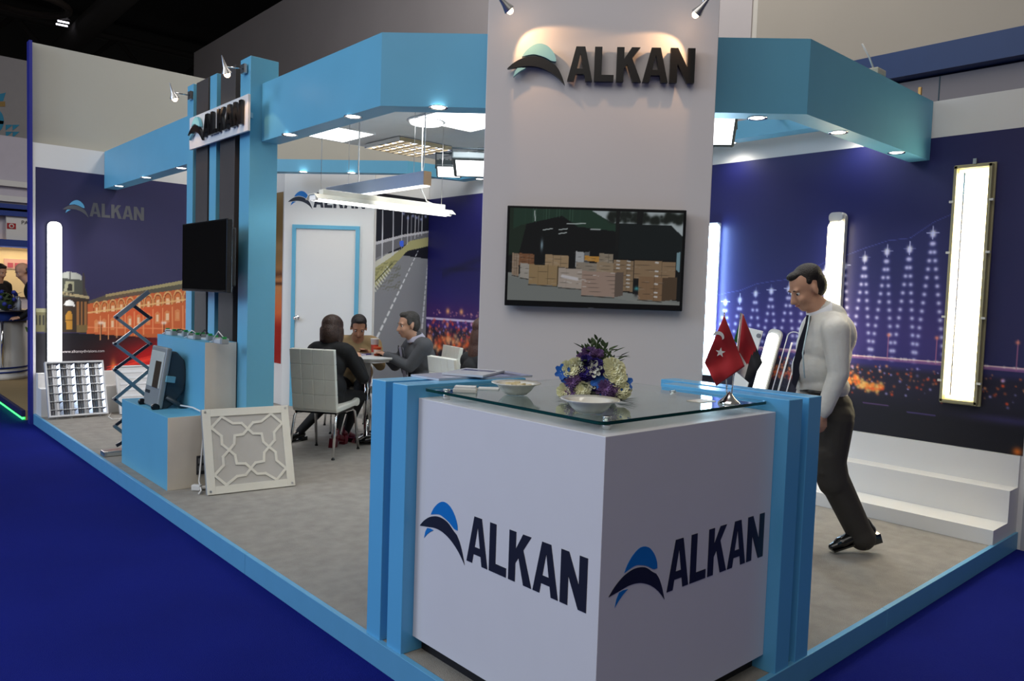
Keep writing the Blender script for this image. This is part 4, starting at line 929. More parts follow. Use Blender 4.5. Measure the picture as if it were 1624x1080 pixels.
# ================================================================== WALL LAMPS
def rounded(w_, h_, r=None, n=6): r = r or w_/2; return rr(-w_/2, -h_/2, w_/2, h_/2, r, n)
l1 = thing('wall_lamp', 'tall bright white tube lamp upright on the palace wall', 'lamp', (.215, LY, 1.4))
ctr = Vector((.215, LY-.01, (2.285+.40)/2)); hh_ = 2.285-.40
MB().prism(rounded(.15, hh_, .06), ctr, X_, Z_, -Y_, .03).build('housing', WHITE, l1)
MB().prism(rounded(.135, hh_-.02, .055), ctr-Y_*.031, X_, Z_, -Y_, .045).build('diffuser', TUBE, l1, .01)
def wlamp(label, y0, y1, z0, z1, kind):
    yc = (y0+y1)/2; t = thing('wall_lamp', label, 'lamp', (WX, yc, (z0+z1)/2)); w_, h_ = y1-y0, z1-z0; c_ = Vector((WX-.006, yc, (z0+z1)/2))
    if kind == 'open':
        MB().obox(c_-X_*.012, Y_, Z_, X_, w_/2+.035, h_/2+.035, .010).build('back_frame', mat('frame_olive', rgb(168, 160, 124), .4, .2), t, .004)
        for s in (-1, 1): MB().obox(c_-X_*.045+Y_*s*(w_/2+.012), Y_, Z_, X_, .010, h_/2+.02, .024).build('frame_side', mat('frame_olive', rgb(168, 160, 124), .4, .2), t)
        for s in (-1, 1): MB().obox(c_-X_*.045+Z_*s*(h_/2+.012), Y_, Z_, X_, w_/2+.02, .010, .024).build('frame_end', mat('frame_olive', rgb(168, 160, 124), .4, .2), t)
        MB().obox(c_-X_*.026, Y_, Z_, X_, w_/2, h_/2, .002).build('reflector', mat('reflector_white', rgb(238, 234, 214), .3), t)
        for k, s in enumerate((-.38, -.05, .16, .38)): MB().tube([c_-X_*.05+Y_*w_*s-Z_*(h_/2-.03), c_-X_*.05+Y_*w_*s+Z_*(h_/2-.03)], .018 if k != 3 else .016, 10).build('tube_lamp', TUBEW, t)
        MB().obox(c_-X_*.04+Y_*w_*.27, Y_, Z_, X_, .008, h_/2-.03, .012).build('reflector_ridge', REFL, t)
        for zz in (-.42, -.14, .14, .36):
            for s in (-1, 1): MB().obox(c_-X_*.06+Y_*s*(w_/2+.028)+Z_*h_*zz, Y_, Z_, X_, .014, .008, .012).build('clip', mat('clip_white', rgb(220, 220, 210), .4), t)
        MB().obox(c_-X_*.03+Z_*(h_/2+.05), Y_, Z_, X_, .012, .02, .012).build('top_hook', STEEL, t)
    elif kind == 'round':
        MB().prism(rounded(w_, h_, .05), c_, Y_, Z_, -X_, .05).build('housing', mat('housing_grey', rgb(190, 190, 186), .4), t)
        MB().prism(rounded(w_-.012, h_-.13, .045), c_-X_*.05-Z_*.02, Y_, Z_, -X_, .04).build('diffuser', TUBEW, t)
        MB().prism(rr(-w_/2+.006, h_/2-.085, w_/2-.006, h_/2-.004, .035), c_-X_*.05, Y_, Z_, -X_, .035).build('clear_end', mat('end_frost', rgb(210, 212, 214), .15, coat=.5), t)
    else:
        MB().obox(c_-X_*.02, Y_, Z_, X_, w_/2, h_/2, .02).build('housing', mat('housing_grey', rgb(190, 190, 186), .4), t)
        for s, w2 in ((-.22, .42), (.36, .2)): MB().obox(c_-X_*.065+Y_*w_*s, Y_, Z_, X_, w_*w2/1.2, h_/2-.02, .024).build('diffuser', TUBEC, t)
        for s in (-1, 1): MB().obox(c_-X_*.03+Z_*s*(h_/2+.006), Y_, Z_, X_, w_/2, .008, .03).build('end_cap', mat('cap_silver', rgb(200, 206, 214), .3, .3), t)
wlamp('wide open reflector lamp with warm tubes, nearest on the bridge wall', .325, .535, .915, 2.64, 'open')
wlamp('narrow rounded tube lamp upright behind the standing man', 1.372, 1.502, .90, 2.375, 'round')
wlamp('bluish white tube lamp upright next to the column', 2.59, 2.76, .90, 2.33, 'blue')

# steps of the right wall
sr = thing('display_step', 'white three level display step along the foot of the bridge wall', 'step', (4.3, 3, 0))
box('step', WHITE, 4.035, 4.34, .015, 4.9, 0, .105, sr); box('step', WHITE, 4.34, WX-.001, .015, DY, 0, .333, sr)
box('step', WHITE, WX-.03, WX-.001, .015, DY, .333, .558, sr)
# luminaires standing on the step
def stand_lamp(px0, py0, h_, w_, label, kind, lean=.12, name='batten_luminaire'):
    p = onx(px0, py0, 4.36); yb2 = p.y+.10; t = thing(name, label, 'luminaire', (4.28, yb2, .333)); top = Vector((4.52, p.y-.02, .333+h_)); bot = Vector((4.38, yb2+.05, .335))
    v2 = (top-bot).normalized(); u2 = v2.cross(X_).normalized(); n2 = u2.cross(v2); n2 = n2 if n2.x < 0 else -n2; L_ = (top-bot).length; c_ = (top+bot)/2
    if kind == 'lit':
        MB().prism(rounded(w_, L_, w_*.4), c_, u2, v2, n2, .03).build('housing', mat('housing_grey', rgb(190, 190, 186), .4), t); MB().prism(rounded(w_*.78, L_-.08, w_*.35), c_+n2*.03, u2, v2, n2, .03).build('diffuser', mat('soft_tube', (1, 1, 1), .4, emit=(.95, .96, .9), estr=1.6), t)
    elif kind == 'clear':
        MB().prism(rounded(w_, L_, w_*.4), c_, u2, v2, n2, .012).build('clear_cover', PLAST, t)
        for s in (-1, 1): MB().tube([c_+u2*s*w_*.47-v2*(L_/2-.05)+n2*.02, c_+u2*s*w_*.47+v2*(L_/2-.05)+n2*.02], .005, 6).build('cover_rim', mat('rim_clear', rgb(200, 200, 210), .15), t)
        MB().tube([c_+u2*w_*.47*math.cos(a)+v2*(L_/2-.055+.05*math.sin(a))+n2*.02 for a in np.linspace(0, PI, 9)], .005, 6).build('cover_rim', mat('rim_clear', rgb(200, 200, 210), .15), t)
        MB().tube([c_+u2*.012-v2*(L_/2-.08)+n2*.015, c_+u2*.012+v2*(L_/2-.10)+n2*.015], .008, 6).build('tube_lamp', mat('tube_unlit', rgb(214, 214, 216), .3), t)
    else:
        MB().obox(c_+n2*.01, u2, v2, n2, w_/2, L_/2, .012).build('reflector', WHITE, t, .004); MB().cyl(c_+v2*(L_/2-.05)+n2*.02-u2*w_*.4, c_+v2*(L_/2-.05)+n2*.04-u2*w_*.4, .02).build('lamp_holder', mat('holder_grey', rgb(120, 120, 124), .4), t)
stand_lamp(1215, 525, 1.03, .13, 'lit tubular batten leaning on the bridge wall between the flags and the man', 'lit')
stand_lamp(1246, 528, 1.02, .14, 'clear empty luminaire cover leaning beside the standing man', 'clear')
stand_lamp(1181, 522, 1.02, .15, 'white reflector luminaire leaning behind the red and black flag', 'white')

# ================================================================== CEILING RAFT AND HANGING LAMPS
RZ = 3.05
rf = thing('ceiling_raft', 'white flat ceiling raft hung inside the stand', 'ceiling panel', (2, 4, RZ))
MB().prism([(BX+T+.02, 2.95), (2.0, 1.75), (2.7, 1.75), (3.45, 2.6), (3.283, 5.347), (BX+T+.02, 5.347)], (0, 0, RZ), X_, Y_, Z_, .055).build('board', mat('raft_white', rgb(214, 218, 216), .6), rf)
MB().tube([onz(704, 248, RZ-.001), onz(770, 238, RZ-.001)], .004, 4).build('joint', LINE, rf)
for y in (3.1, 4.2, 5.2): MB().box(BX+T, BX+T+.05, y-.02, y+.02, RZ+.01, RZ+.05).build('fixing_bracket', STEEL, rf)
def sqlamp(label, c_, s, kind):
    t = thing('recessed_luminaire', label, 'luminaire', c_); z = RZ
    if kind == 'led':
        MB().box(c_.x-s, c_.x+s, c_.y-s, c_.y+s, z-.012, z-.002).build('diffuser', LEDP, t)
        for x0, x1, y0, y1 in ((-s-.012, s+.012, -s-.012, -s), (-s-.012, s+.012, s, s+.012), (-s-.012, -s, -s, s), (s, s+.012, -s, s)): MB().box(c_.x+x0, c_.x+x1, c_.y+y0, c_.y+y1, z-.015, z).build('frame_side', WHITE, t)
        ar = bpy.data.lights.new('led_panel_light', 'AREA'); ar.size = 2*s; ar.energy = 13; ar.color = (.94, .97, 1); o = bpy.data.objects.new('led_panel_light', ar); COL.objects.link(o); put(o, t); o.matrix_basis = Matrix.Translation((c_.x, c_.y, z-.03))
    elif kind == 'louvre':
        MB().box(c_.x-s, c_.x+s, c_.y-s, c_.y+s, z-.008, z-.002).build('tray', mat('tray_dark', rgb(120, 124, 132), .3, .6), t)
        for k in range(5):
            x = c_.x-s+2*s*k/4; MB().box(x-.012, x+.012, c_.y-s, c_.y+s, z-.045, z-.008).build('reflector_ridge', REFL, t)
        for k in range(6):
            y = c_.y-s+2*s*k/5; MB().box(c_.x-s, c_.x+s, y-.005, y+.005, z-.045, z-.01).build('cross_louvre', mat('louvre_brass', rgb(206, 186, 150), .25, .8), t)
        for k in range(4):
            x = c_.x-s+2*s*(k+.5)/4; MB().tube([(x, c_.y-s+.02, z-.025), (x, c_.y+s-.02, z-.025)], .012, 8).build('tube_lamp', mat('soft_glow', (1, 1, 1), .5, emit=(.9, .93, 1), estr=2.2), t)
    else:
        MB().lathe([(.001, -.03), (s*.95, -.03), (s, -.02), (s, 0)], (c_.x, c_.y, z-.001), Z_, 28).build('diffuser', LEDP, t); MB().lathe([(s, -.012), (s+.025, -.012), (s+.025, 0)], (c_.x, c_.y, z-.001), Z_, 28).build('trim_ring', WHITE, t)
lc = [onz(*p, RZ) for p in ((482, 211), (532, 199.5), (573, 207), (523, 220))]; cc = (lc[0]+lc[1]+lc[2]+lc[3])/4
sqlamp('lit square panel in the raft nearest the tower', Vector((1.70, 4.96, RZ)), .285, 'led')
sqlamp('square mirror louvre luminaire in the middle of the raft', Vector((2.515, 4.89, RZ)), .305, 'louvre')
sqlamp('large lit square panel in the raft beside the column', Vector((2.17, 3.56, RZ)), .32, 'led')
sqlamp('round lit lamp in the raft between the square panels', Vector((2.0, 3.87, RZ)), .14, 'round')
# pendants
pd1 = thing('pendant_profile', 'white box profile pendant lamp hanging above the bare batten', 'pendant lamp', (1.6, 4.0, 2.4))
MB().box(1.565, 1.635, 3.27, 4.79, 2.405, 2.51).build('profile', mat('profile_white', rgb(206, 208, 222), .4), pd1, .002)
TUBEP = mat('pendant_glow', (1, 1, 1), .5, emit=(1, .98, .95), estr=2.6)
MB().box(1.57, 1.63, 3.275, 4.785, 2.397, 2.405).build('diffuser', TUBEP, pd1)
MB().box(1.566, 1.634, 3.262, 3.27, 2.405, 2.51).build('end_cap', mat('cap_lit_peach', rgb(232, 190, 150), .4), pd1)  # peach colour stands for orange light falling on this end
for y in (3.45, 4.45): MB().tube([(1.6, y, 2.51), (1.6, y, RZ)], .0022, 5).build('suspension_wire', STEEL, pd1)
MB().tube([(1.60, 4.28, 2.51), (1.61, 4.29, 2.56), (1.59, 4.27, 2.62), (1.60, 4.28, RZ)], .006, 6).build('power_lead', WHITE, pd1)
MB().tube([(1.60, 3.33, 2.51), (1.60, 3.32, 2.58), (1.62, 3.34, 2.7), (1.62, 3.34, RZ)], .005, 6).build('power_lead', WHITE, pd1)
pd2 = thing('pendant_batten', 'open white reflector batten with two bare tubes hanging under the box pendant', 'pendant lamp', (1.7, 4, 2.3))
mb = MB(); prf = [(-.10, -.028), (-.045, .012), (.045, .012), (.10, -.028), (.095, -.030), (.043, .008), (-.043, .008), (-.095, -.030)]
mb.prism([(a, b) for a, b in prf], (1.02, 4.0, 2.32), Y_, Z_, X_, 1.35); mb.build('reflector', mat('batten_cream', rgb(222, 218, 204), .4), pd2)
MB().box(1.1, 2.3, 3.965, 4.035, 2.332, 2.375).build('gear_tray', mat('batten_cream', rgb(222, 218, 204), .4), pd2, .004)
for dy in (-.032, .032): MB().tube([(1.04, 4.0+dy, 2.292), (2.36, 4.0+dy, 2.292)], .013, 10).build('tube_lamp', TUBEP, pd2)
for x in (1.04, 2.35): MB().box(x-.012, x+.012, 3.95, 4.05, 2.282, 2.325).build('lamp_holder', WHITE, pd2)
for x in (1.1, 2.28): MB().tube([(x, 4.0, 2.37), (x, 4.0, RZ)], .0022, 5).build('suspension_wire', STEEL, pd2)
MB().tube([(2.2, 4.0, 2.37), (2.12, 4.0, 2.39), (2.06, 4.0, 2.48), (2.05, 3.99, 2.7), (2.05, 3.99, RZ)], .006, 6).build('power_lead', WHITE, pd2)
# floodlights on the rear beam
def flood(p, d, s, label, lit=True):
    t = thing('led_floodlight', label, 'floodlight', p); d = Vector(d).normalized(); u2 = d.cross(Z_).normalized(); v2 = u2.cross(d)
    MB().obox(p, u2, v2, d, s, s*.8, .035).build('housing', mat('flood_dark', rgb(74, 82, 84), .4, .3), t, .012)
    MB().obox(p+d*.036, u2, v2, d, s*.86, s*.64, .003).build('lens', LEDP if lit else SCR, t, .004)
    for k in range(5): MB().obox(p-d*.045+u2*s*(k-2)*.35, u2, v2, d, .006, s*.6, .015).build('cooling_fin', mat('flood_dark', rgb(74, 82, 84), .4, .3), t)
    MB().tube([p+u2*s*1.02, p+u2*s*1.05-d*.12+v2*.08, p-u2*s*1.05-d*.12+v2*.08, p-u2*s*1.02], .01, 6).build('yoke', DGREY, t)
    MB().tube([p-d*.12+v2*.08, Vector((RI+.02, p.y, RB+.12))], .012, 6).build('arm', DGREY, t)
flood(at(712, 268, 7.3), (-.30, -.36, -.88), .12, 'white faced floodlight on an arm, left one by the raft corner')
flood(at(757, 262, 7.0), (-.22, -.25, -.94), .22, 'larger floodlight half hidden by the column at its left side')
flood(at(1131, 205, 5.9), (-.62, -.55, -.62), .17, 'floodlight peeping out at the right side of the column')

# junction box and bits on top of the right beam
t = thing('junction_box', 'cream cable junction box lying on top of the right beam', 'junction box', onp(1392, 118, (0, BX+.07, 0), (0, 1, 0)))
p = ony(1390, 116, BX+.08); MB().obox(p, X_, Y_, Z_, .07, .04, .025).build('casing', mat('box_cream', rgb(196, 190, 172), .5), t, .01)
MB().tube([p+Vector((-.05, 0, .02)), p+Vector((-.09, .02, .10)), p+Vector((-.14, .05, .18))], .006, 6).build('lead', WHITE, t); MB().tube([p+Vector((.05, 0, 0)), p+Vector((.12, 0, -.05)), p+Vector((.22, .0, -.10))], .008, 6).build('lead', mat('lead_dark', rgb(50, 46, 44), .5), t)
p = ony(1459, 147, BX+.08); tag(MB().box(p.x-.012, p.x+.012, p.y-.01, p.y+.01, ZT-.0, p.z+.04).build('wood_peg', BRASS), 'small brown peg standing on the right beam near the wall', 'peg')

# ================================================================== FIGURES
class Body:
    """tapered capsules and ellipsoids fused by a voxel remesh into one continuous skin"""
    def __init__(s): s.p = []
    def cap(s, a, b, ra, rb, tag_, flat=None, f=1.):
        s.p.append(('c', np.array(a), np.array(b), ra, rb, tag_, None if flat is None else (np.array(Vector(flat).normalized()), f)))
    def ell(s, c, r, F, tag_): s.p.append(('e', np.array(c), np.array(r), np.array([list(v) for v in F]), tag_))
    def build(s, name, mats, voxel, parent, smooth=4):
        mb = MB()
        for p in s.p:
            if p[0] == 'e': mb.ball(Vector(p[1]), tuple(p[2]), [Vector(v) for v in p[3]], 20, 14)
            else:
                a, b, ra, rb = Vector(p[1]), Vector(p[2]), p[3], p[4]
                m2 = MB(); L_ = (b-a).length; n_ = max(2, int(L_/.03))
                d = (b-a).normalized(); pts, rs = [], []
                for i in range(5): t = PI/2*(1-i/4); pts.append(a-d*ra*math.sin(t)); rs.append(max(ra*math.cos(t), .002))
                for i in range(1, n_): pts.append(a+(b-a)*i/n_); rs.append(ra+(rb-ra)*i/n_)
                for i in range(5): t = PI/2*i/4; pts.append(b+d*rb*math.sin(t)); rs.append(max(rb*math.cos(t), .002))
                nv0 = len(mb.bm.verts); mb.tube(pts, rs, 18)
                if p[6] is not None:
                    mb.bm.verts.ensure_lookup_table(); ax, f = Vector(p[6][0]), p[6][1]
                    for v in list(mb.bm.verts)[nv0:]:
                        t = max(0, min(1, (v.co-a).dot(d)/L_)) if L_ > 0 else 0; base = a+(b-a)*t; k_ = (v.co-base).dot(ax); v.co += ax*(k_*(f-1))
                m2.bm.free()
        bmesh.ops.recalc_face_normals(mb.bm, faces=mb.bm.faces)
        me = bpy.data.meshes.new('raw'); mb.bm.to_mesh(me); mb.bm.free(); o = bpy.data.objects.new('raw', me); COL.objects.link(o)
        r = o.modifiers.new('r', 'REMESH'); r.mode = 'VOXEL'; r.voxel_size = voxel
        sm = o.modifiers.new('s', 'SMOOTH'); sm.factor = .5; sm.iterations = smooth
        dg = bpy.context.evaluated_depsgraph_get(); dg.update(); m3 = bpy.data.meshes.new_from_object(o.evaluated_get(dg)); bpy.data.objects.remove(o)
        m3.materials.clear()
        for m in mats: m3.materials.append(m)
        n = len(m3.polygons); c = np.empty(n*3); m3.polygons.foreach_get('center', c); c = c.reshape(-1, 3); best = np.full(n, 1e9); idx = np.zeros(n, int)
        for p in s.p:
            if p[0] == 'e':
                q = (c-p[1]) @ p[3].T; k_ = np.linalg.norm(q/p[2], axis=1); d = (k_-1)*min(p[2]) if True else 0; tg = p[4]
            else:
                a, b = p[1], p[2]; ab = b-a; t = np.clip((c-a) @ ab/max(ab @ ab, 1e-9), 0, 1); base = a+t[:, None]*ab; v = c-base
                if p[6] is not None: ax, f = p[6]; v = v+np.outer(v @ ax, ax)*(1/f-1)
                d = np.linalg.norm(v, axis=1)-(p[3]+(p[4]-p[3])*t); tg = p[5]
            u = d < best; best[u] = d[u]; idx[u] = tg
        m3.polygons.foreach_set('material_index', idx.astype(np.int32)); m3.polygons.foreach_set('use_smooth', np.ones(n, bool)); m3.name = name; m3.update()
        o = bpy.data.objects.new(name, m3); COL.objects.link(o)
        if parent: put(o, parent)
        return o
def frame(fwd, up=Z_):
    f = Vector(fwd).normalized(); l = Vector(up).cross(f).normalized(); u = f.cross(l); return f, l, u
SKIN = mat('skin_tan', rgb(198, 150, 122), .55, var=.05, vscale=20); SKIN2 = mat('skin_brown', rgb(152, 104, 76), .55, var=.05, vscale=20)
HAIRD = mat('hair_dark', rgb(24, 17, 14), .6, bump=.6, bscale=120, var=.3, vscale=50); HAIRG = mat('hair_greying', rgb(66, 62, 58), .6, bump=.6, bscale=120, var=.4, vscale=60); HAIRB = mat('hair_brown', rgb(70, 40, 26), .5, bump=.6, bscale=120, var=.3, vscale=50)
EYEW = mat('eye_white', rgb(226, 222, 216), .2); EYED = mat('eye_dark', rgb(26, 18, 14), .1); LIPM = mat('lip', rgb(168, 96, 84), .5)
def head(B, parent, c, fwd, up, S, sk, hair, hairm, sktag=0, balding=False):
    f, l, u = frame(fwd, up)
    P = lambda x, y, z: Vector(c)+(f*x+l*y+u*z)*S
    E = lambda x, y, z, rx, ry, rz: B.ell(P(x, y, z), (rx*S, ry*S, rz*S), (f, l, u), sktag)
    E(-.012, 0, .035, .098, .076, .090); E(.030, 0, -.025, .062, .060, .085); E(.050, 0, -.088, .034, .034, .028); E(.02, 0, -.07, .055, .052, .04)
    B.cap(P(.088, 0, .012), P(.112, 0, -.036), .008*S, .0135*S, sktag); E(.106, .0, -.040, .012, .017, .009)
    for s in (-1, 1):
        E(.078, s*.028, .024, .016, .028, .009); E(.070, s*.036, -.034, .022, .022, .024); E(-.006, s*.079, -.010, .018, .009, .032)
    E(.086, 0, -.060, .013, .023, .006); E(.084, 0, -.071, .013, .020, .007)
    for s in (-1, 1):
        e_ = MB().ball(P(.0735, s*.030, .002), .0115*S).build('eye', EYEW, parent)
        MB().ball(P(.0795, s*.0305, .001), .0075*S).build('iris', EYED, e_)
        MB().tube([P(.090, s*.014, .022), P(.093, s*.030, .027), P(.082, s*.048, .021)], [.002*S, .0032*S, .0015*S], 6).build('eyebrow', hairm, parent)
    MB().tube([P(.092, -.021, -.0645), P(.100, 0, -.064), P(.092, .021, -.0645)], [.003*S, .005*S, .003*S], 6).build('lips', LIPM if sk != SKIN2 else mat('lip_brown', rgb(120, 70, 60), .5), parent)
    H = Body(); HE = lambda x, y, z, rx, ry, rz: H.ell(P(x, y, z), (rx*S, ry*S, rz*S), (f, l, u), 0)
    if hair == 'short':
        HE(-.024, 0, .060, .094, .081, .076); HE(-.052, 0, .010, .066, .078, .085); HE(.030, 0, .103, .050, .055, .028)
        for s in (-1, 1): HE(.012, s*.068, .032, .026, .014, .032)
    elif hair == 'receding':
        HE(-.034, 0, .066, .086, .081, .072); HE(-.056, 0, .010, .066, .078, .088); HE(.036, 0, .098, .050, .044, .026)
        for s in (-1, 1): HE(.004, s*.066, .044, .022, .012, .022)
    elif hair == 'bob':
        HE(-.018, 0, .048, .112, .094, .092); HE(-.045, 0, -.03, .090, .092, .12); 
        for s in (-1, 1): HE(-.0, s*.078, -.05, .058, .024, .095); H.cap(P(-.02, s*.07, 0), P(-.005, s*.078, -.125), .04*S, .022*S, 0)
        HE(.05, 0, .085, .05, .07, .035)
    elif hair == 'long':
        HE(-.018, 0, .048, .112, .094, .092); HE(-.05, 0, -.06, .08, .10, .16); HE(-.06, 0, -.17, .07, .11, .12)
        for s in (-1, 1): HE(.0, s*.078, -.06, .05, .024, .12)
    elif hair == 'bald':
        for s in (-1, 1): HE(-.04, s*.062, -.002, .05, .02, .035)
        HE(-.085, 0, -.01, .025, .06, .04)
    H.build('hair', [hairm], .007*S, parent, 3)
def hand(B, wrist, d, palm_n, S, tg, curl=.5, side=1, grip=.0):
    """wrist point, direction of the fingers, palm normal, thumb on the given side"""
    d = Vector(d).normalized(); n = Vector(palm_n); n = (n-d*n.dot(d)).normalized(); sd = d.cross(n)*side
    W = Vector(wrist); kn = W+d*.085*S
    B.cap(W, W+d*.03*S, .024*S, .026*S, tg, n, .75)
    for k, (o_, L_) in enumerate(((.030, .068), (.010, .078), (-.011, .073), (-.031, .056))):
        b0 = W+d*.03*S+sd*o_*.6*S; b1 = kn+sd*o_*S*1.05; B.cap(b0, b1, .014*S, .0115*S, tg)
        a1 = curl*(.8+.1*k); d1 = (d*math.cos(a1*.6)+n*math.sin(a1*.6)); m1 = b1+d1*L_*.45*S; d2 = (d*math.cos(a1*1.5)+n*math.sin(a1*1.5)); m2 = m1+d2*L_*.32*S; d3 = (d*math.cos(a1*2.2)+n*math.sin(a1*2.2)); m3_ = m2+d3*L_*.23*S
        B.cap(b1, m1, .0098*S, .0088*S, tg); B.cap(m1, m2, .0088*S, .008*S, tg); B.cap(m2, m3_, .008*S, .0065*S, tg)
    t0 = W+d*.022*S+sd*.02*S; t1 = t0+(d*.65+sd*.6+n*.3).normalized()*.045*S; t2 = t1+(d*.85+sd*.15+n*.35).normalized()*.033*S; t3 = t2+(d*.9+n*.3).normalized()*.024*S
    B.cap(t0, t1, .014*S, .0115*S, tg); B.cap(t1, t2, .011*S, .0095*S, tg); B.cap(t2, t3, .0095*S, .007*S, tg)
def shoe(parent, heel, toe, S, m, heelh=.02, h=.07, name='shoe'):
    H = Vector(heel); T_ = Vector(toe); d = T_-H; up = Z_; L_ = d.length; s = d.normalized().cross(up).normalized(); u = s.cross(d.normalized())
    b = Body(); q = lambda t, y, z: H+d*t+s*y*S+u*z*S
    b.cap(q(.10, 0, .045), q(.34, 0, .05), .034*S, .034*S, 0); b.cap(q(.34, 0, .045), q(.72, 0, .03), .038*S, .040*S, 0, u, .8); b.cap(q(.72, 0, .028), q(.92, 0, .022), .038*S, .024*S, 0, u, .7); b.cap(q(.12, 0, .06), q(.16, 0, h+.02), .032*S, .034*S, 0)
    o = b.build(name, [m], .006*S, parent, 2)
    MB().obox(q(.08, 0, .008-heelh/2), d.normalized(), s, u, .035*S, .03*S, (.012+heelh/2)*S).build('heel', m, o); MB().obox(q(.60, 0, .003), d.normalized(), s, u, L_*.36, .034*S, .005*S).build('sole', m, o)
    return o

# ---- standing man in a white shirt
S = 1.10
man = thing('person', 'man in white shirt and dark trousers walking behind the right end of the counter', 'person', onz(1330, 872, 0))
mf = (-RT*1.0-FW*.10); mf.z = 0; mf.normalize(); ml = Z_.cross(mf)     # he walks towards the left of the picture, his left side to us
ml = ml if ml.dot(-FW) > 0 else -ml
SHIRT = mat('shirt_white', rgb(206, 204, 198), .7, bump=.9, bscale=9, var=.03); TROU = mat('trousers_charcoal', rgb(52, 48, 44), .7, bump=.3, bscale=16); SHOE = mat('shoe_black', rgb(14, 13, 13), .15, coat=.5)
B = Body(); D = 5.02
SK, SH, TR = 0, 1, 2
pel = at(1308, 640, D); bel = at(1302, 600, D); che = at(1308, 540, D); neckb = at(1309, 500, D); hc = at(1279, 458, D-.0)
F3 = (mf, ml, Z_)
tl = (mf*.20+Z_).normalized(); FT = (tl.cross(ml)*-1 if tl.cross(ml).dot(mf) < 0 else tl.cross(ml), ml, tl)
B.ell(che+mf*.0, (.150, .205, .21), FT, SH); B.ell(at(1300, 585, D), (.175, .185, .17), F3, SH); B.ell(at(1304, 612, D), (.165, .18, .11), F3, SH); B.ell(at(1306, 556, D), (.165, .195, .2), FT, SH)
B.ell(at(1316, 530, D)-mf*.02, (.125, .20, .16), FT, SH)
B.ell(at(1308, 640, D), (.165, .18, .11), F3, TR); B.ell(at(1318, 655, D), (.135, .17, .13), F3, TR)
B.cap(neckb, hc-mf*.02-Z_*.06, .078, .066, SK); B.cap(at(1318, 504, D), at(1304, 494, D), .10, .082, SH)
# near (left) arm
sh = at(1326, 526, D-.21); el = at(1330, 592, D-.25); wr_ = at(1308, 648, D-.24); hn = at(1306, 652, D-.24)
B.cap(at(1322, 515, D-.10), sh, .085, .088, SH); B.cap(sh, el, .088, .064, SH); B.cap(el, wr_, .064, .048, SH); B.cap(wr_, hn, .05, .044, SH)
hand(B, at(1306, 655, D-.24), (-RT*.10-Z_), -RT*.4+FW*.8, S*.92, SK, .55, -1)
sh2 = at(1300, 522, D+.20); el2 = at(1288, 590, D+.24); wr2 = at(1268, 640, D+.22); B.cap(sh2, el2, .08, .06, SH); B.cap(el2, wr2, .06, .046, SH); hand(B, wr2, (-RT*.3-Z_), FW, S*.92, SK, .5, 1)
# legs: trailing leg on view, leading leg behind the slab
hipn = at(1322, 665, D-.09); kn = at(1314, 742, D-.09); kn.z -= .0; an = at(1362, 842, D-.06)
B.cap(hipn, kn, .125, .100, TR); B.cap(kn, an, .098, .082, TR); B.cap(an, at(1367, 852, D-.06), .082, .086, TR); B.cap(at(1312, 720, D-.09), at(1322, 765, D-.09), .108, .098, TR)
hipf = at(1305, 665, D+.09); knf = at(1275, 745, D+.05); anf = Vector((0, 0, 0)) ; fz_ = onz(1262, 866, 0); anf = fz_+Z_*.11
B.cap(hipf, knf, .10, .078, TR); B.cap(knf, anf, .078, .058, TR)
head(B, man, hc, (mf*.88-Z_*.46-FW*.08), Z_*.9+mf*.45, 1.14, SKIN, 'receding', HAIRD)
B.build('body', [SKIN, SHIRT, TROU], .0085, man, 5)
shoe(man, at(1390, 850, D-.05)+Z_*.0, onz(1316, 874, .012), S*1.05, SHOE, .03, .07)
shoe(man, fz_-mf*.06+Z_*.02, fz_+mf*.21+Z_*.005, S*1.05, SHOE)
MB().tube([at(x, y, D+o) for x, y, o in ((1271, 619, -.02), (1285, 622, -.13), (1303, 624, -.19), (1325, 624, -.16), (1340, 622, -.06))], .014, 8).build('belt', mat('belt_black', rgb(22, 20, 20), .35), man)
tie_ = [(1279, 499), (1286, 501), (1284, 512), (1281, 545), (1270, 590), (1262, 616), (1256, 606), (1258, 575), (1267, 540), (1277, 512)]
nt_ = MB(); fa, fb = [at(x, y, D-.07) for x, y in tie_], [at(x, y, D-.03) for x, y in tie_]; k_ = len(tie_)
va, vb = [nt_.bm.verts.new(v) for v in fa], [nt_.bm.verts.new(v) for v in fb]; nt_.bm.faces.new(va); nt_.bm.faces.new(vb[::-1])
for i in range(k_): nt_.bm.faces.new([va[i], vb[i], vb[(i+1) % k_], va[(i+1) % k_]])
nt_.build('necktie', mat('tie_navy', rgb(24, 26, 44), .5), man)
cb = MB(); cc_ = at(1300, 491, D)
for k in range(12):
    pass
cb.lathe([(.086, -.03), (.080, .018), (.084, .02), (.098, -.032)], cc_, (Z_*.85+mf*.5), 24); cb.build('collar', mat('collar_white', rgb(214, 216, 222), .6), man)
cs_ = MB().tube([at(1284, 500, D-.1), at(1281, 520, D-.17), at(1273, 560, D-.17), at(1276, 600, D-.19)], .005, 6).build('lanyard', mat('lanyard_pale', rgb(190, 210, 216), .5), man)

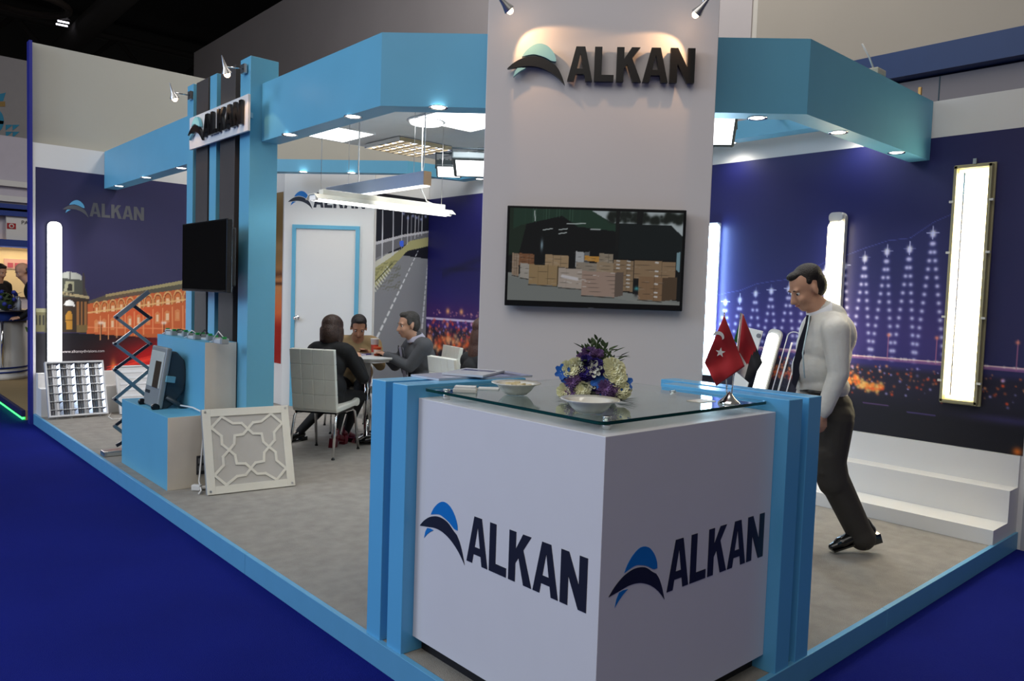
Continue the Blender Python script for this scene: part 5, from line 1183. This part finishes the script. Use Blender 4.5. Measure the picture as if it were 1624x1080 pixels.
# ---- seated figures
def seated(label, hip, yaw, S, top, legs, skin, hair, hairm, hd=None, lean=.15, handpts=None, kneepts=None, footpts=None, shirt=None, shoem=None, headoff=(0, 0, 0), hts=1., sex='m', tilt=0., legtag=2):
    f = Vector((math.cos(yaw), math.sin(yaw), 0)); l = Z_.cross(f); hip = Vector(hip)
    t = thing('person', label, 'person', (hip.x, hip.y, 0)); B = Body()
    P = lambda x, y, z: hip+(f*x+l*y+Z_*z)*S
    sw = .19 if sex == 'm' else .165; cw = .165 if sex == 'm' else .140
    up = (Z_+f*lean).normalized(); fr = (l.cross(up), l, up); fr = (fr[0] if fr[0].dot(f) > 0 else -fr[0], l, up)
    T = lambda x, y, z: hip+(fr[0]*x+l*y+up*z)*S
    B.ell(P(0, 0, .03), (.14*S, .18*S, .12*S), (f, l, Z_), legtag); B.ell(T(0, 0, .16), (.125*S, .155*S, .16*S), fr, 1); bk = 1.16 if sex == 'm' else 1.08; B.ell(T(0, 0, .33), (.125*S*bk, cw*S*1.08*bk, .17*S), fr, 1); B.cap(T(-.01, -sw*.8, .45), T(-.01, sw*.8, .45), .085*S, .085*S, 1); B.ell(T(0, 0, .12), (.14*S*bk, .17*S*bk, .15*S), fr, 1)
    B.ell(T(-.035, 0, .34), (.11*S, cw*S, .16*S), fr, 1)
    hc = T(.035+headoff[0], headoff[1], .70+headoff[2]); B.cap(T(-.005, 0, .48), hc-Z_*.07*S-f*.015*S, .068*S, .058*S, 0); B.cap(T(-.01, 0, .47), T(0, 0, .525), .085*S, .068*S, 1)
    hands = handpts or [P(.42, .12, .30), P(.42, -.12, .30)]
    for s, h_ in zip((1, -1), hands):
        sh_ = T(0, s*sw, .445); h_ = Vector(h_); mid = (sh_+h_)/2; d = (h_-sh_).length; bend = math.sqrt(max(.0, (.29*S)**2-(d/2)**2)) if d < .58*S else .02
        el_ = mid+(Z_*-.8+l*s*.5-f*.2).normalized()*bend; dirh = (h_-el_).normalized(); wr_ = h_-dirh*.08*S
        B.cap(sh_, el_, .074*S, .058*S, 1); B.cap(el_, wr_, .056*S, .044*S, 1); hand(B, wr_, dirh, -Z_, S*.95, 0, .45, -s)
    kn_ = kneepts or [P(.44, .13, .04), P(.44, -.13, .04)]; ft = footpts or [P(.46, .13, -.40), P(.46, -.13, -.40)]
    for s, k_, a_ in zip((1, -1), kn_, ft):
        k_, a_ = Vector(k_), Vector(a_); B.cap(P(.02, s*.09, .02), k_, .095*S if sex == 'm' else .088*S, .066*S, legtag); B.cap(k_, a_, .066*S if legtag == 2 else .055*S, .042*S if sex == 'm' else .032*S, 2 if sex == 'm' else 3)
        g = Vector((a_.x, a_.y, 0)); ff_ = (Vector((a_.x, a_.y, 0))-Vector((hip.x, hip.y, 0))).normalized() if sex == 'm' else f
        shoe(t, g-ff_*.06*S+Z_*(.02 if sex == 'm' else .07), g+ff_*.20*S+Z_*.008, S, shoem or SHOE, .02 if sex == 'm' else .12, .07, 'shoe')
    head(B, t, hc, hd or f, Z_+f*tilt, S*hts, skin, hair, hairm)
    B.build('body', [skin, top, legs, legs], .0105, t, 4)
    return t, T, P, f, l, hc
BSUIT = mat('suit_black', rgb(13, 12, 14), .75, bump=.3, bscale=20); GSUIT = mat('suit_grey', rgb(84, 85, 89), .75, bump=.3, bscale=20); BRJ = mat('jacket_brown', rgb(136, 112, 76), .8, bump=.3, bscale=20)
REDSH = mat('shoe_red', rgb(96, 10, 26), .3, coat=.4)
TC = Vector((2.42, 5.42, 0))
# woman with her back to us
wy = math.atan2(.27, .50)+.12
wh = Vector((1.80, 5.15, .52))
seated('seated woman with dark bob hair, black suit and dark red heels, back to us', wh, wy, 1.06, BSUIT, BSUIT, SKIN, 'bob', mat('hair_dark_brown', rgb(58, 38, 28), .45, bump=.8, bscale=90, var=.45, vscale=40), hd=Vector((.75, .62, -.28)), lean=.20, handpts=[(2.16, 5.52, .94), (2.18, 5.22, .94)], kneepts=[(2.20, 5.50, .52), (2.25, 5.28, .50)], footpts=[(2.02, 5.34, .10), (2.20, 5.45, .10)], sex='f', shoem=REDSH, hts=1.06, headoff=(-.01, .02, -.055))
# man in grey suit
gh = Vector((2.86, 4.98, .56)); gy = math.atan2(.26, -1.0)
g_, T, P, f_, l_, hc_ = seated('seated man with greying hair and grey suit jacket leaning over the round table', gh, gy, 1.09, GSUIT, BSUIT, SKIN, 'short', HAIRG, hd=Vector((-.98, .22, -.10)), lean=.20, handpts=[(2.46, 5.22, .955), (2.62, 5.52, .955)], kneepts=[(2.5, 5.15, .53), (2.62, 5.4, .53)], footpts=[(2.45, 5.2, .10), (2.6, 5.45, .10)], headoff=(.025, .0, -.045))
mb = MB(); mb.prism([(-.045, -.03), (.045, -.03), (.07, -.22), (.06, -.36), (-.055, -.36), (-.05, -.2)], T(.162, .0, .49), l_, (T(0, 0, 1)-T(0, 0, 0)).normalized(), f_, .018); mb.build('shirt_front', mat('shirt_pale', rgb(184, 180, 196), .7), g_)
MB().lathe([(.084, -.03), (.076, .016), (.080, .018), (.098, -.032)], T(.01, 0, .535), (Z_+f_*.35), 24).build('collar', mat('shirt_pale', rgb(214, 212, 220), .7), g_)
for s in (-1, 1): MB().prism([(0, 0), (.05, -.10), (.02, -.30), (-.015, -.12)], T(.170, s*.045, .48), l_*s, (T(0, 0, 1)-T(0, 0, 0)).normalized(), f_, .012).build('lapel', mat('suit_lapel', rgb(60, 60, 64), .75), g_)
# man in brown jacket behind
bh = Vector((2.64, 6.06, .55)); by_ = math.atan2(-.62, -.25)
seated('man with short black hair in a brown jacket reading at the table behind the woman', bh, by_, 1.06, BRJ, BSUIT, SKIN2, 'short', HAIRD, hd=Vector((-.42, -.78, -.42)), lean=.34, handpts=[(2.50, 5.62, .955), (2.36, 5.70, .955)], kneepts=[(2.52, 5.72, .50), (2.30, 5.80, .50)], footpts=[(2.3, 5.62, .10), (1.86, 5.80, .10)], headoff=(.01, .0, -.055), tilt=.2)
# woman at right behind the column
RW = at(752, 600, 6.8)
seated('long haired woman in a dark jacket seated at the left edge of the white column', Vector((RW.x, RW.y, .52)), -.10, 1.05, BSUIT, BSUIT, SKIN, 'long', HAIRB, hd=Vector((.95, -.2, -.1)), lean=.10, sex='f')

# chairs
def chair(loc, yaw, label, scale=1.0, first=[None]):
    if first[0] is None:
        t = thing('dining_chair', label, 'chair', (0, 0, 0)); 
        # seat with a rolled front edge; x forward
        mb = MB(); prof = [(-.22, .455), (.16, .475), (.215, .495), (.25, .485), (.262, .455), (.25, .425), (.215, .415), (.17, .425), (-.22, .405)]
        mb.prism([(a, b) for a, b in prof], (0, -.22, 0), X_, Z_, Y_, .44); mb.build('seat', LEATH, t, .012)
        MB().box(-.21, .18, -.20, .20, .392, .404).build('seat_underside', BLK, t)
        # backrest: quilted pads
        br = MB().obox((-.247, 0, .70), Y_, Vector((-.14, 0, 1)).normalized(), Vector((1, 0, .14)).normalized(), .215, .275, .016).build('backrest', LEATH, t, .014)
        for i in range(4):
            for j in range(4):
                u2 = Vector((-.14, 0, 1)).normalized(); n2 = Vector((1, 0, .14)).normalized()
                c_ = Vector((-.247, 0, .70))+Y_*(-.161+.1075*i)+u2*(-.205+.1375*j)
                MB().obox(c_-n2*.016, Y_, u2, n2, .0518, .0668, .0052).build('quilted_pad', LEATH, br, .004)
                MB().obox(c_+n2*.016, Y_, u2, n2, .0518, .0668, .0052).build('quilted_pad', LEATH, br, .004)
        for sx, sy in ((-1, -1), (-1, 1), (1, -1), (1, 1)):
            if sx < 0: pts = [(-.10, sy*.17, .388), (-.19, sy*.195, .385), (-.215, sy*.20, .36), (-.285, sy*.215, .006)]
            else: pts = [(.05, sy*.17, .388), (.15, sy*.195, .392), (.185, sy*.20, .37), (.245, sy*.215, .006)]
            lg_ = MB().tube(pts, .0125, 8).build('leg', CHROME, t)
            MB().cyl((pts[-1][0], pts[-1][1], 0), (pts[-1][0], pts[-1][1], .012), .015, None, 10).build('foot_pad', BLK, lg_)
        MB().tube([(-.10, -.17, .388), (-.10, .17, .388)], .011, 8).build('cross_tube', CHROME, t); MB().tube([(.05, -.17, .388), (.05, .17, .388)], .011, 8).build('cross_tube', CHROME, t)
        first[0] = t; c = t
    else: c = copy_tree(first[0]); c['label'] = label
    c.location = loc; c.rotation_euler = (0, 0, yaw); c.scale = (scale,)*3; c['group'] = 'white quilted dining chairs'; return c
chair((1.80, 5.14, 0), wy, 'white quilted leather chair under the woman in the black suit', 1.06)
chair((2.86, 4.98, 0), gy, 'white chair under the man in the grey suit', 1.06)
chair((2.62, 6.14, 0), by_, 'white chair under the man in the brown jacket', 1.06)
RC = at(738, 600, 6.8)
chair((RC.x+.10, RC.y+.05, 0), -.10, 'white chair whose back shows beside the column, under the long haired woman', 1.06)
# round table
TB = Vector((2.44, 5.44, 0)); TH = .915
tb = thing('bistro_table', 'round white bowl edged table on a chrome pedestal', 'table', TB)
MB().lathe([(.001, .0), (.395, 0), (.402, -.010), (.395, -.022), (.30, -.055), (.16, -.078), (.05, -.085), (.001, -.085)], TB+Z_*TH, Z_, 48).build('table_top', mat('table_white', rgb(214, 214, 212), .25, coat=.4), tb)
MB().cyl(TB+Z_*.03, TB+Z_*.835, .032, None, 20).build('column', CHROME, tb); MB().lathe([(.001, 0), (.21, 0), (.215, .008), (.19, .018), (.08, .035), (.035, .06), (.001, .06)], TB, Z_, 36).build('base', CHROME, tb)
def flat(name, label, cat, x, y, z, a, hx, hy, hz, m, group=None):
    return tag(MB().obox((x, y, z+hz), (math.cos(a), math.sin(a), 0), (-math.sin(a), math.cos(a), 0), Z_, hx, hy, hz).build(name, m, None, min(.001, hz*.3)), label, cat, group)
flat('document', 'stack of papers on the table before the woman', 'papers', 2.20, 5.42, TH, .4, .15, .105, .008, mat('paper_lilac', rgb(200, 200, 222), .5))
flat('document', 'open leaflet lying on the papers', 'papers', 2.24, 5.40, TH+.017, .9, .10, .075, .003, mat('paper_grey', rgb(150, 152, 160), .5))
flat('notebook', 'black notebook on the table in front of the grey suited man', 'notebook', 2.60, 5.30, TH, 1.0, .12, .085, .010, mat('notebook_black', rgb(40, 40, 44), .5))
flat('phone', 'small violet phone lying on the table near the paper cups', 'phone', 2.44, 5.46, TH, .2, .07, .035, .006, mat('phone_violet', rgb(60, 44, 110), .3))
flat('notebook', 'brown notebook before the man in the brown jacket', 'notebook', 2.40, 5.62, TH, .1, .10, .075, .008, mat('notebook_brown', rgb(120, 92, 60), .5))
cp = TB+Vector((.03, -.13, 0)); t = thing('paper_cup', 'orange paper cup, the lower of two nested on the table', 'cup', (cp.x, cp.y, TH)); CUPO = mat('cup_orange', rgb(214, 84, 40), .5)
MB().lathe([(.001, 0), (.032, 0), (.040, .085), (.043, .088), (.040, .09), (.030, .01), (.001, .006)], (cp.x, cp.y, TH), Z_).build('cup', CUPO, t); MB().lathe([(.0345, .022), (.0395, .065)], (cp.x, cp.y, TH+.0005), Z_).build('sleeve', mat('cup_sleeve', rgb(236, 214, 196), .5), t)
cp2 = cp+Vector((.02, .085, 0)); t = thing('paper_cup', 'tall white paper cup with red print behind the orange cup', 'cup', (cp2.x, cp2.y, TH))
MB().lathe([(.001, 0), (.033, 0), (.043, .17), (.046, .172), (.043, .175), (.031, .01), (.001, .006)], (cp2.x, cp2.y, TH), Z_).build('cup', mat('cup_white', rgb(232, 228, 220), .5), t); MB().lathe([(.0355, .03), (.0395, .11)], (cp2.x, cp2.y, TH+.0005), Z_).build('red_print', mat('cup_red', rgb(196, 70, 50), .5), t)
t = thing('low_table', 'bright white low side table seen past the round table', 'table', (3.55, 6.55, 0)); MB().box(3.2, 3.9, 6.2, 6.9, .40, .46).build('table_top', WHITE, t, .004); MB().box(3.3, 3.8, 6.3, 6.8, 0, .399).build('body', WHITE, t)

# ================================================================== NEIGHBOURING STAND AT THE FAR LEFT
nf = struct(box('floor_neighbour', mat('neighbour_carpet', rgb(178, 152, 110), .9, bump=.4, bscale=90), -.02, 8, LY+.35, 30, HP, -.005))
ne = thing('neighbour_edging', 'dark edging with a green glowing strip under the neighbouring platform', 'edging', (-.1, 12, HP))
box('edge_board', mat('edge_navy', rgb(44, 48, 96), .5), -.06, -.021, LY+.35, 30, HP+.04, .0, ne)
box('light_strip', mat('green_glow', (.1, 1, .2), .5, emit=(.03, 1., .09), estr=5), -.055, -.03, LY+.35, 30, HP+.012, HP+.038, ne)
KX = 6.0
struct(box('wall_neighbour_back', mat('neighbour_lilac', rgb(196, 190, 200), .7), -1.0, 6, 16.5, 16.7, 0, 4.4))
def nq(px_, py_): return ony(px_, py_, 16.5)
p0, p1 = nq(0, 335), nq(52, 350)
nsg = thing('fascia_sign', 'white fascia board with red flag and black country lettering above the neighbouring counter', 'sign', nq(25, 350))
a_, b_ = nq(8, 386), nq(50, 342); MB().box(a_.x, b_.x+.5, 16.36, 16.44, a_.z, b_.z).build('board', WHITE, nsg)
a_, b_ = nq(9, 363), nq(23, 355); MB().box(a_.x, b_.x, 16.35, 16.36, a_.z, b_.z).build('flag_print', mat('flag_print_red', rgb(170, 30, 40), .5), nsg)
MB().lathe([(.028, 0), (.045, 0), (.045, .004), (.028, .004)], ((a_.x+b_.x)/2, 16.345, (a_.z+b_.z)/2), -Y_, 16).build('crescent', FWH, nsg)
q = nq(32, 356); textobj('PAKISTAN', (q.x, 16.349, q.z), X_, -Y_, .075, .46, mat('sign_text_dark', rgb(50, 48, 52), .5), nsg)
for y_, z_ in ((386, 392), (338, 342), (331, 334)):
    a_, b_ = nq(0, z_), nq(52, y_); MB().box(a_.x-1, b_.x+.7, 16.30, 16.40, min(a_.z, b_.z), max(a_.z, b_.z)+.04).build('blue_trim', mat('trim_royal', rgb(36, 62, 140), .5), nsg)
for y_ in (293, 317): q = nq(25, y_); MB().box(q.x-2, q.x+1.2, 16.40, 16.46, q.z-.05, q.z+.06).build('white_rail', WHITE, nsg)
a_, b_ = nq(0, 470), nq(50, 396); struct(box('wall_showcase', mat('warm_lit_wall', rgb(236, 214, 170), .6), a_.x-1, b_.x+.6, 16.42, 16.49, a_.z, b_.z))
lw_ = bpy.data.lights.new('showcase_light', 'AREA'); lw_.size = 1.2; lw_.energy = 18; lw_.color = (1, .74, .42); o = bpy.data.objects.new('showcase_light', lw_); COL.objects.link(o); o.location = ((a_.x+b_.x)/2, 16.0, b_.z+.1); o.rotation_euler = (math.radians(-12), 0, 0)
q0_, q1_ = nq(5, 426), nq(46, 412)
wv = thing('wall_poster', 'pink and white poster on the warm lit wall of the neighbouring stand', 'poster', q0_); MB().box(q0_.x, q1_.x, 16.40, 16.418, q0_.z, q1_.z).build('sheet', mat('poster_pink', rgb(222, 180, 170), .5), wv)
for k in range(4): MB().box(q0_.x+.06+k*.12, q0_.x+.15+k*.12, 16.39, 16.40, q0_.z+.03, q0_.z+.12).build('pink_mark', mat('pink_mark', rgb(190, 90, 110), .5), wv)
# hanging banner with geometric pattern
hbz = 18.0
def nh(px_, py_): return ony(px_, py_, hbz)
a_, b_ = nh(-40, 252), nh(56, 96)
hw = thing('hanging_banner', 'grey hanging banner wall with turquoise, gold and violet geometric shapes at the far left', 'banner', ((a_.x+b_.x)/2, hbz, a_.z))
MB().box(a_.x, b_.x+.6, hbz, hbz+.2, nh(25, 253).z, nh(25, 93).z).build('board', mat('banner_grey', rgb(150, 146, 146), .7), hw)
GG = {'t': mat('print_turquoise', rgb(24, 130, 166), .6), 'g': mat('print_gold', rgb(150, 118, 56), .6), 'v': mat('print_violet', rgb(72, 52, 140), .6)}
def ngp(pts, c_, nm):
    mb = MB(); P_ = [nh(*p) for p in pts]; mb.prism([(p.x, p.z) for p in P_], (0, hbz-.012, 0), X_, Z_, Y_, .010); mb.build(nm, GG[c_], hw)
ngp([(-4, 150), (9, 147), (5, 160), (-4, 161)], 't', 'leaf_shape'); ngp([(-4, 162), (8, 161), (8, 169), (-4, 169)], 'g', 'block_shape')
ngp([(-6+12*math.cos(a), 192+18*math.sin(a)) for a in np.linspace(-PI/2, PI/2, 12)], 't', 'disc_shape'); ngp([(-4, 191), (6, 192), (5, 197), (-4, 197)], 'g', 'block_shape')
for i in range(2):
    for j in range(2): x, y = 9+i*11, 198+j*11; ngp([(x, y), (x+11, y), (x, y+9)], 't', 'triangle_shape')
ngp([(-4, 222), (6, 221), (6, 228), (-4, 228)], 'g', 'block_shape'); ngp([(-6+11*math.cos(a), 243-12*math.sin(a)) for a in np.linspace(0, PI/2, 8)]+[(-6, 243)], 't', 'quarter_shape')
for i in range(3):
    cx_, cy_ = 18+i*16, 233
    for sx in (-1, 1):
        for sy in (-1, 1):
            p = [(cx_+sx*2, cy_+sy*2), (cx_+sx*9, cy_+sy*4), (cx_+sx*10, cy_+sy*11), (cx_+sx*4, cy_+sy*8)]; ngp(p, 'v', 'petal_shape')
struct(box('wall_neighbour_side', mat('neighbour_panel', rgb(150, 150, 156), .7), -3, 6, 17.2, 17.4, 3.6, nh(25, 256).z-.12))
# neighbour counter, people
kc = onz(17, 601, 0)
kt = thing('neighbour_counter', 'white curved counter with a blue band and two blue lines at the far left', 'counter', (kc.x, kc.y+.3, 0))
kp_ = (kc.x-.25, kc.y+.45, 0); z_ = lambda y: at(17, y, 12.4).z
MB().lathe([(.001, 0), (.62, 0), (.60, .06), (.56, .07), (.54, .93), (.001, .93)], kp_, Z_, 40).build('body', WHITE, kt)
for a, b in ((.10, .125), (.17, .195)): MB().lathe([(.568, a), (.572, b), (.56, b), (.556, a)], kp_, Z_, 40, True).build('blue_line', mat('trim_royal', rgb(36, 62, 140), .5), kt)
MB().lathe([(.58, .93), (.60, 1.08), (.001, 1.08), (.001, .93)], kp_, Z_, 40).build('blue_band', mat('trim_royal', rgb(36, 62, 140), .5), kt); MB().lathe([(.001, 1.081), (.66, 1.081), (.66, 1.10), (.001, 1.10)], kp_, Z_, 40).build('counter_top', mat('top_grey', rgb(160, 160, 164), .2), kt)
MB().cyl((kp_[0]+.12, kp_[1]-.57, 0.2), (kp_[0]+.12, kp_[1]-.57, .93), .02).build('chrome_strip', CHROME, kt)
q = at(8, 470, 12.0); fz = 1.10
f2_ = thing('flower_arrangement', 'blue and white flowers on the neighbouring counter', 'flowers', (q.x, q.y, fz)); mb = MB()
for k in range(40): a = RNG.rand()*6.28; r_ = RNG.rand()*.16; leaf(mb, Vector((q.x+r_*math.cos(a), q.y+r_*math.sin(a), fz+RNG.rand()*.3)), Vector((math.cos(a), math.sin(a), .5)), .09, .02)
mb.ball((q.x, q.y, fz+.14), (.12, .12, .14)); mb.build('foliage', LEAFM, f2_); mb = MB()
for k in range(14): a = RNG.rand()*6.28; r_ = .12+RNG.rand()*.05; mb.ball((q.x+r_*math.cos(a), q.y+r_*math.sin(a), fz+.06+RNG.rand()*.26), .035, None, 6, 4)
mb.build('blooms', [mat('bloom_indigo', rgb(50, 60, 150), .6)], f2_)
for k in range(3):
    p = at(22+k*4, 478, 12.1); t = thing('water_bottle', ('clear water bottle, left of three on the neighbouring counter', 'clear water bottle, middle of three on the neighbouring counter', 'clear water bottle, right of three on the neighbouring counter')[k], 'bottle', (p.x, p.y, 1.101))
    MB().lathe([(.001, 0), (.032, 0), (.032, .15), (.012, .19), (.012, .21), (.001, .21)], (p.x, p.y, 1.101), Z_, 14).build('bottle', mat('bottle_clear', rgb(200, 206, 214), .15, coat=.5), t); MB().cyl((p.x, p.y, 1.312), (p.x, p.y, 1.33), .014).build('cap', WHITE, t)
def stander(label, foot, yaw, S, top, legs, skin, hair, hairm, bend=.25, hd=(1, 0, -.5)):
    t = thing('person', label, 'person', foot); f = Vector((math.cos(yaw), math.sin(yaw), 0)); l = Z_.cross(f); B = Body(); O = Vector(foot)
    hip = O+Z_*.93*S; up = (Z_+f*bend).normalized(); fr0 = l.cross(up); fr0 = fr0 if fr0.dot(f) > 0 else -fr0; fr = (fr0, l, up); T = lambda x, y, z: hip+(fr0*x+l*y+up*z)*S
    B.ell(hip, (.14*S, .18*S, .14*S), (f, l, Z_), 2); B.ell(T(.01, 0, .2), (.14*S, .18*S, .18*S), fr, 1); B.ell(T(0, 0, .40), (.14*S, .19*S, .17*S), fr, 1); B.cap(T(0, -.14, .50), T(0, .14, .50), .085*S, .085*S, 1)
    hc = T(.05, 0, .74); B.cap(T(0, 0, .5), hc-Z_*.07*S, .07*S, .06*S, 0)
    for s in (-1, 1):
        B.cap(T(0, s*.2, .49), T(.05, s*.24, .20), .065*S, .05*S, 1); B.cap(T(.05, s*.24, .20), T(.28, s*.14, .10), .05*S, .036*S, 1); hand(B, T(.28, s*.14, .10), f, -Z_, S, 0, .5, s)
        B.cap(hip+l*s*.09*S, O+l*s*.10*S+Z_*.5*S+f*.02, .10*S, .07*S, 2); B.cap(O+l*s*.10*S+Z_*.5*S+f*.02, O+l*s*.10*S+Z_*.09*S, .07*S, .05*S, 2)
        shoe(t, O+l*s*.10*S-f*.07+Z_*.02, O+l*s*.10*S+f*.2+Z_*.01, S, SHOE)
    head(B, t, hc, Vector(hd), Z_+f*.3, S, skin, hair, hairm); B.build('body', [skin, top, legs], .016, t, 4); return t
p = onz(42, 604, 0)
stander('bald man in a dark suit bending over the neighbouring counter', (p.x+.24, p.y-.05, 0), math.radians(170), 1.06, BSUIT, BSUIT, SKIN, 'bald', HAIRG, .32, (-.9, -.15, -.45))
stander('dark haired man in a black suit behind the neighbouring counter', (kp_[0]+.3, kp_[1]+1.5, 0), math.radians(-60), 1.04, BSUIT, BSUIT, SKIN, 'short', HAIRD, .15, (.5, -.8, -.4))
t = thing('potted_plant', 'small green plant peeping out beside the blue wall edge', 'plant', onz(48, 600, 0)); q = at(46, 530, 12.0); mb = MB()
for k in range(7): leaf(mb, Vector((q.x+RNG.rand()*.08, q.y, q.z)), Vector((-.5+RNG.rand(), -.3, .5)), .16, .03)
mb.build('foliage', mat('leaf_lime', rgb(110, 140, 50), .5), t); MB().cyl((q.x+.05, q.y, 0), (q.x+.05, q.y, q.z+.02), .02).build('stem', LEAFM, t)
bpy.context.view_layer.update()
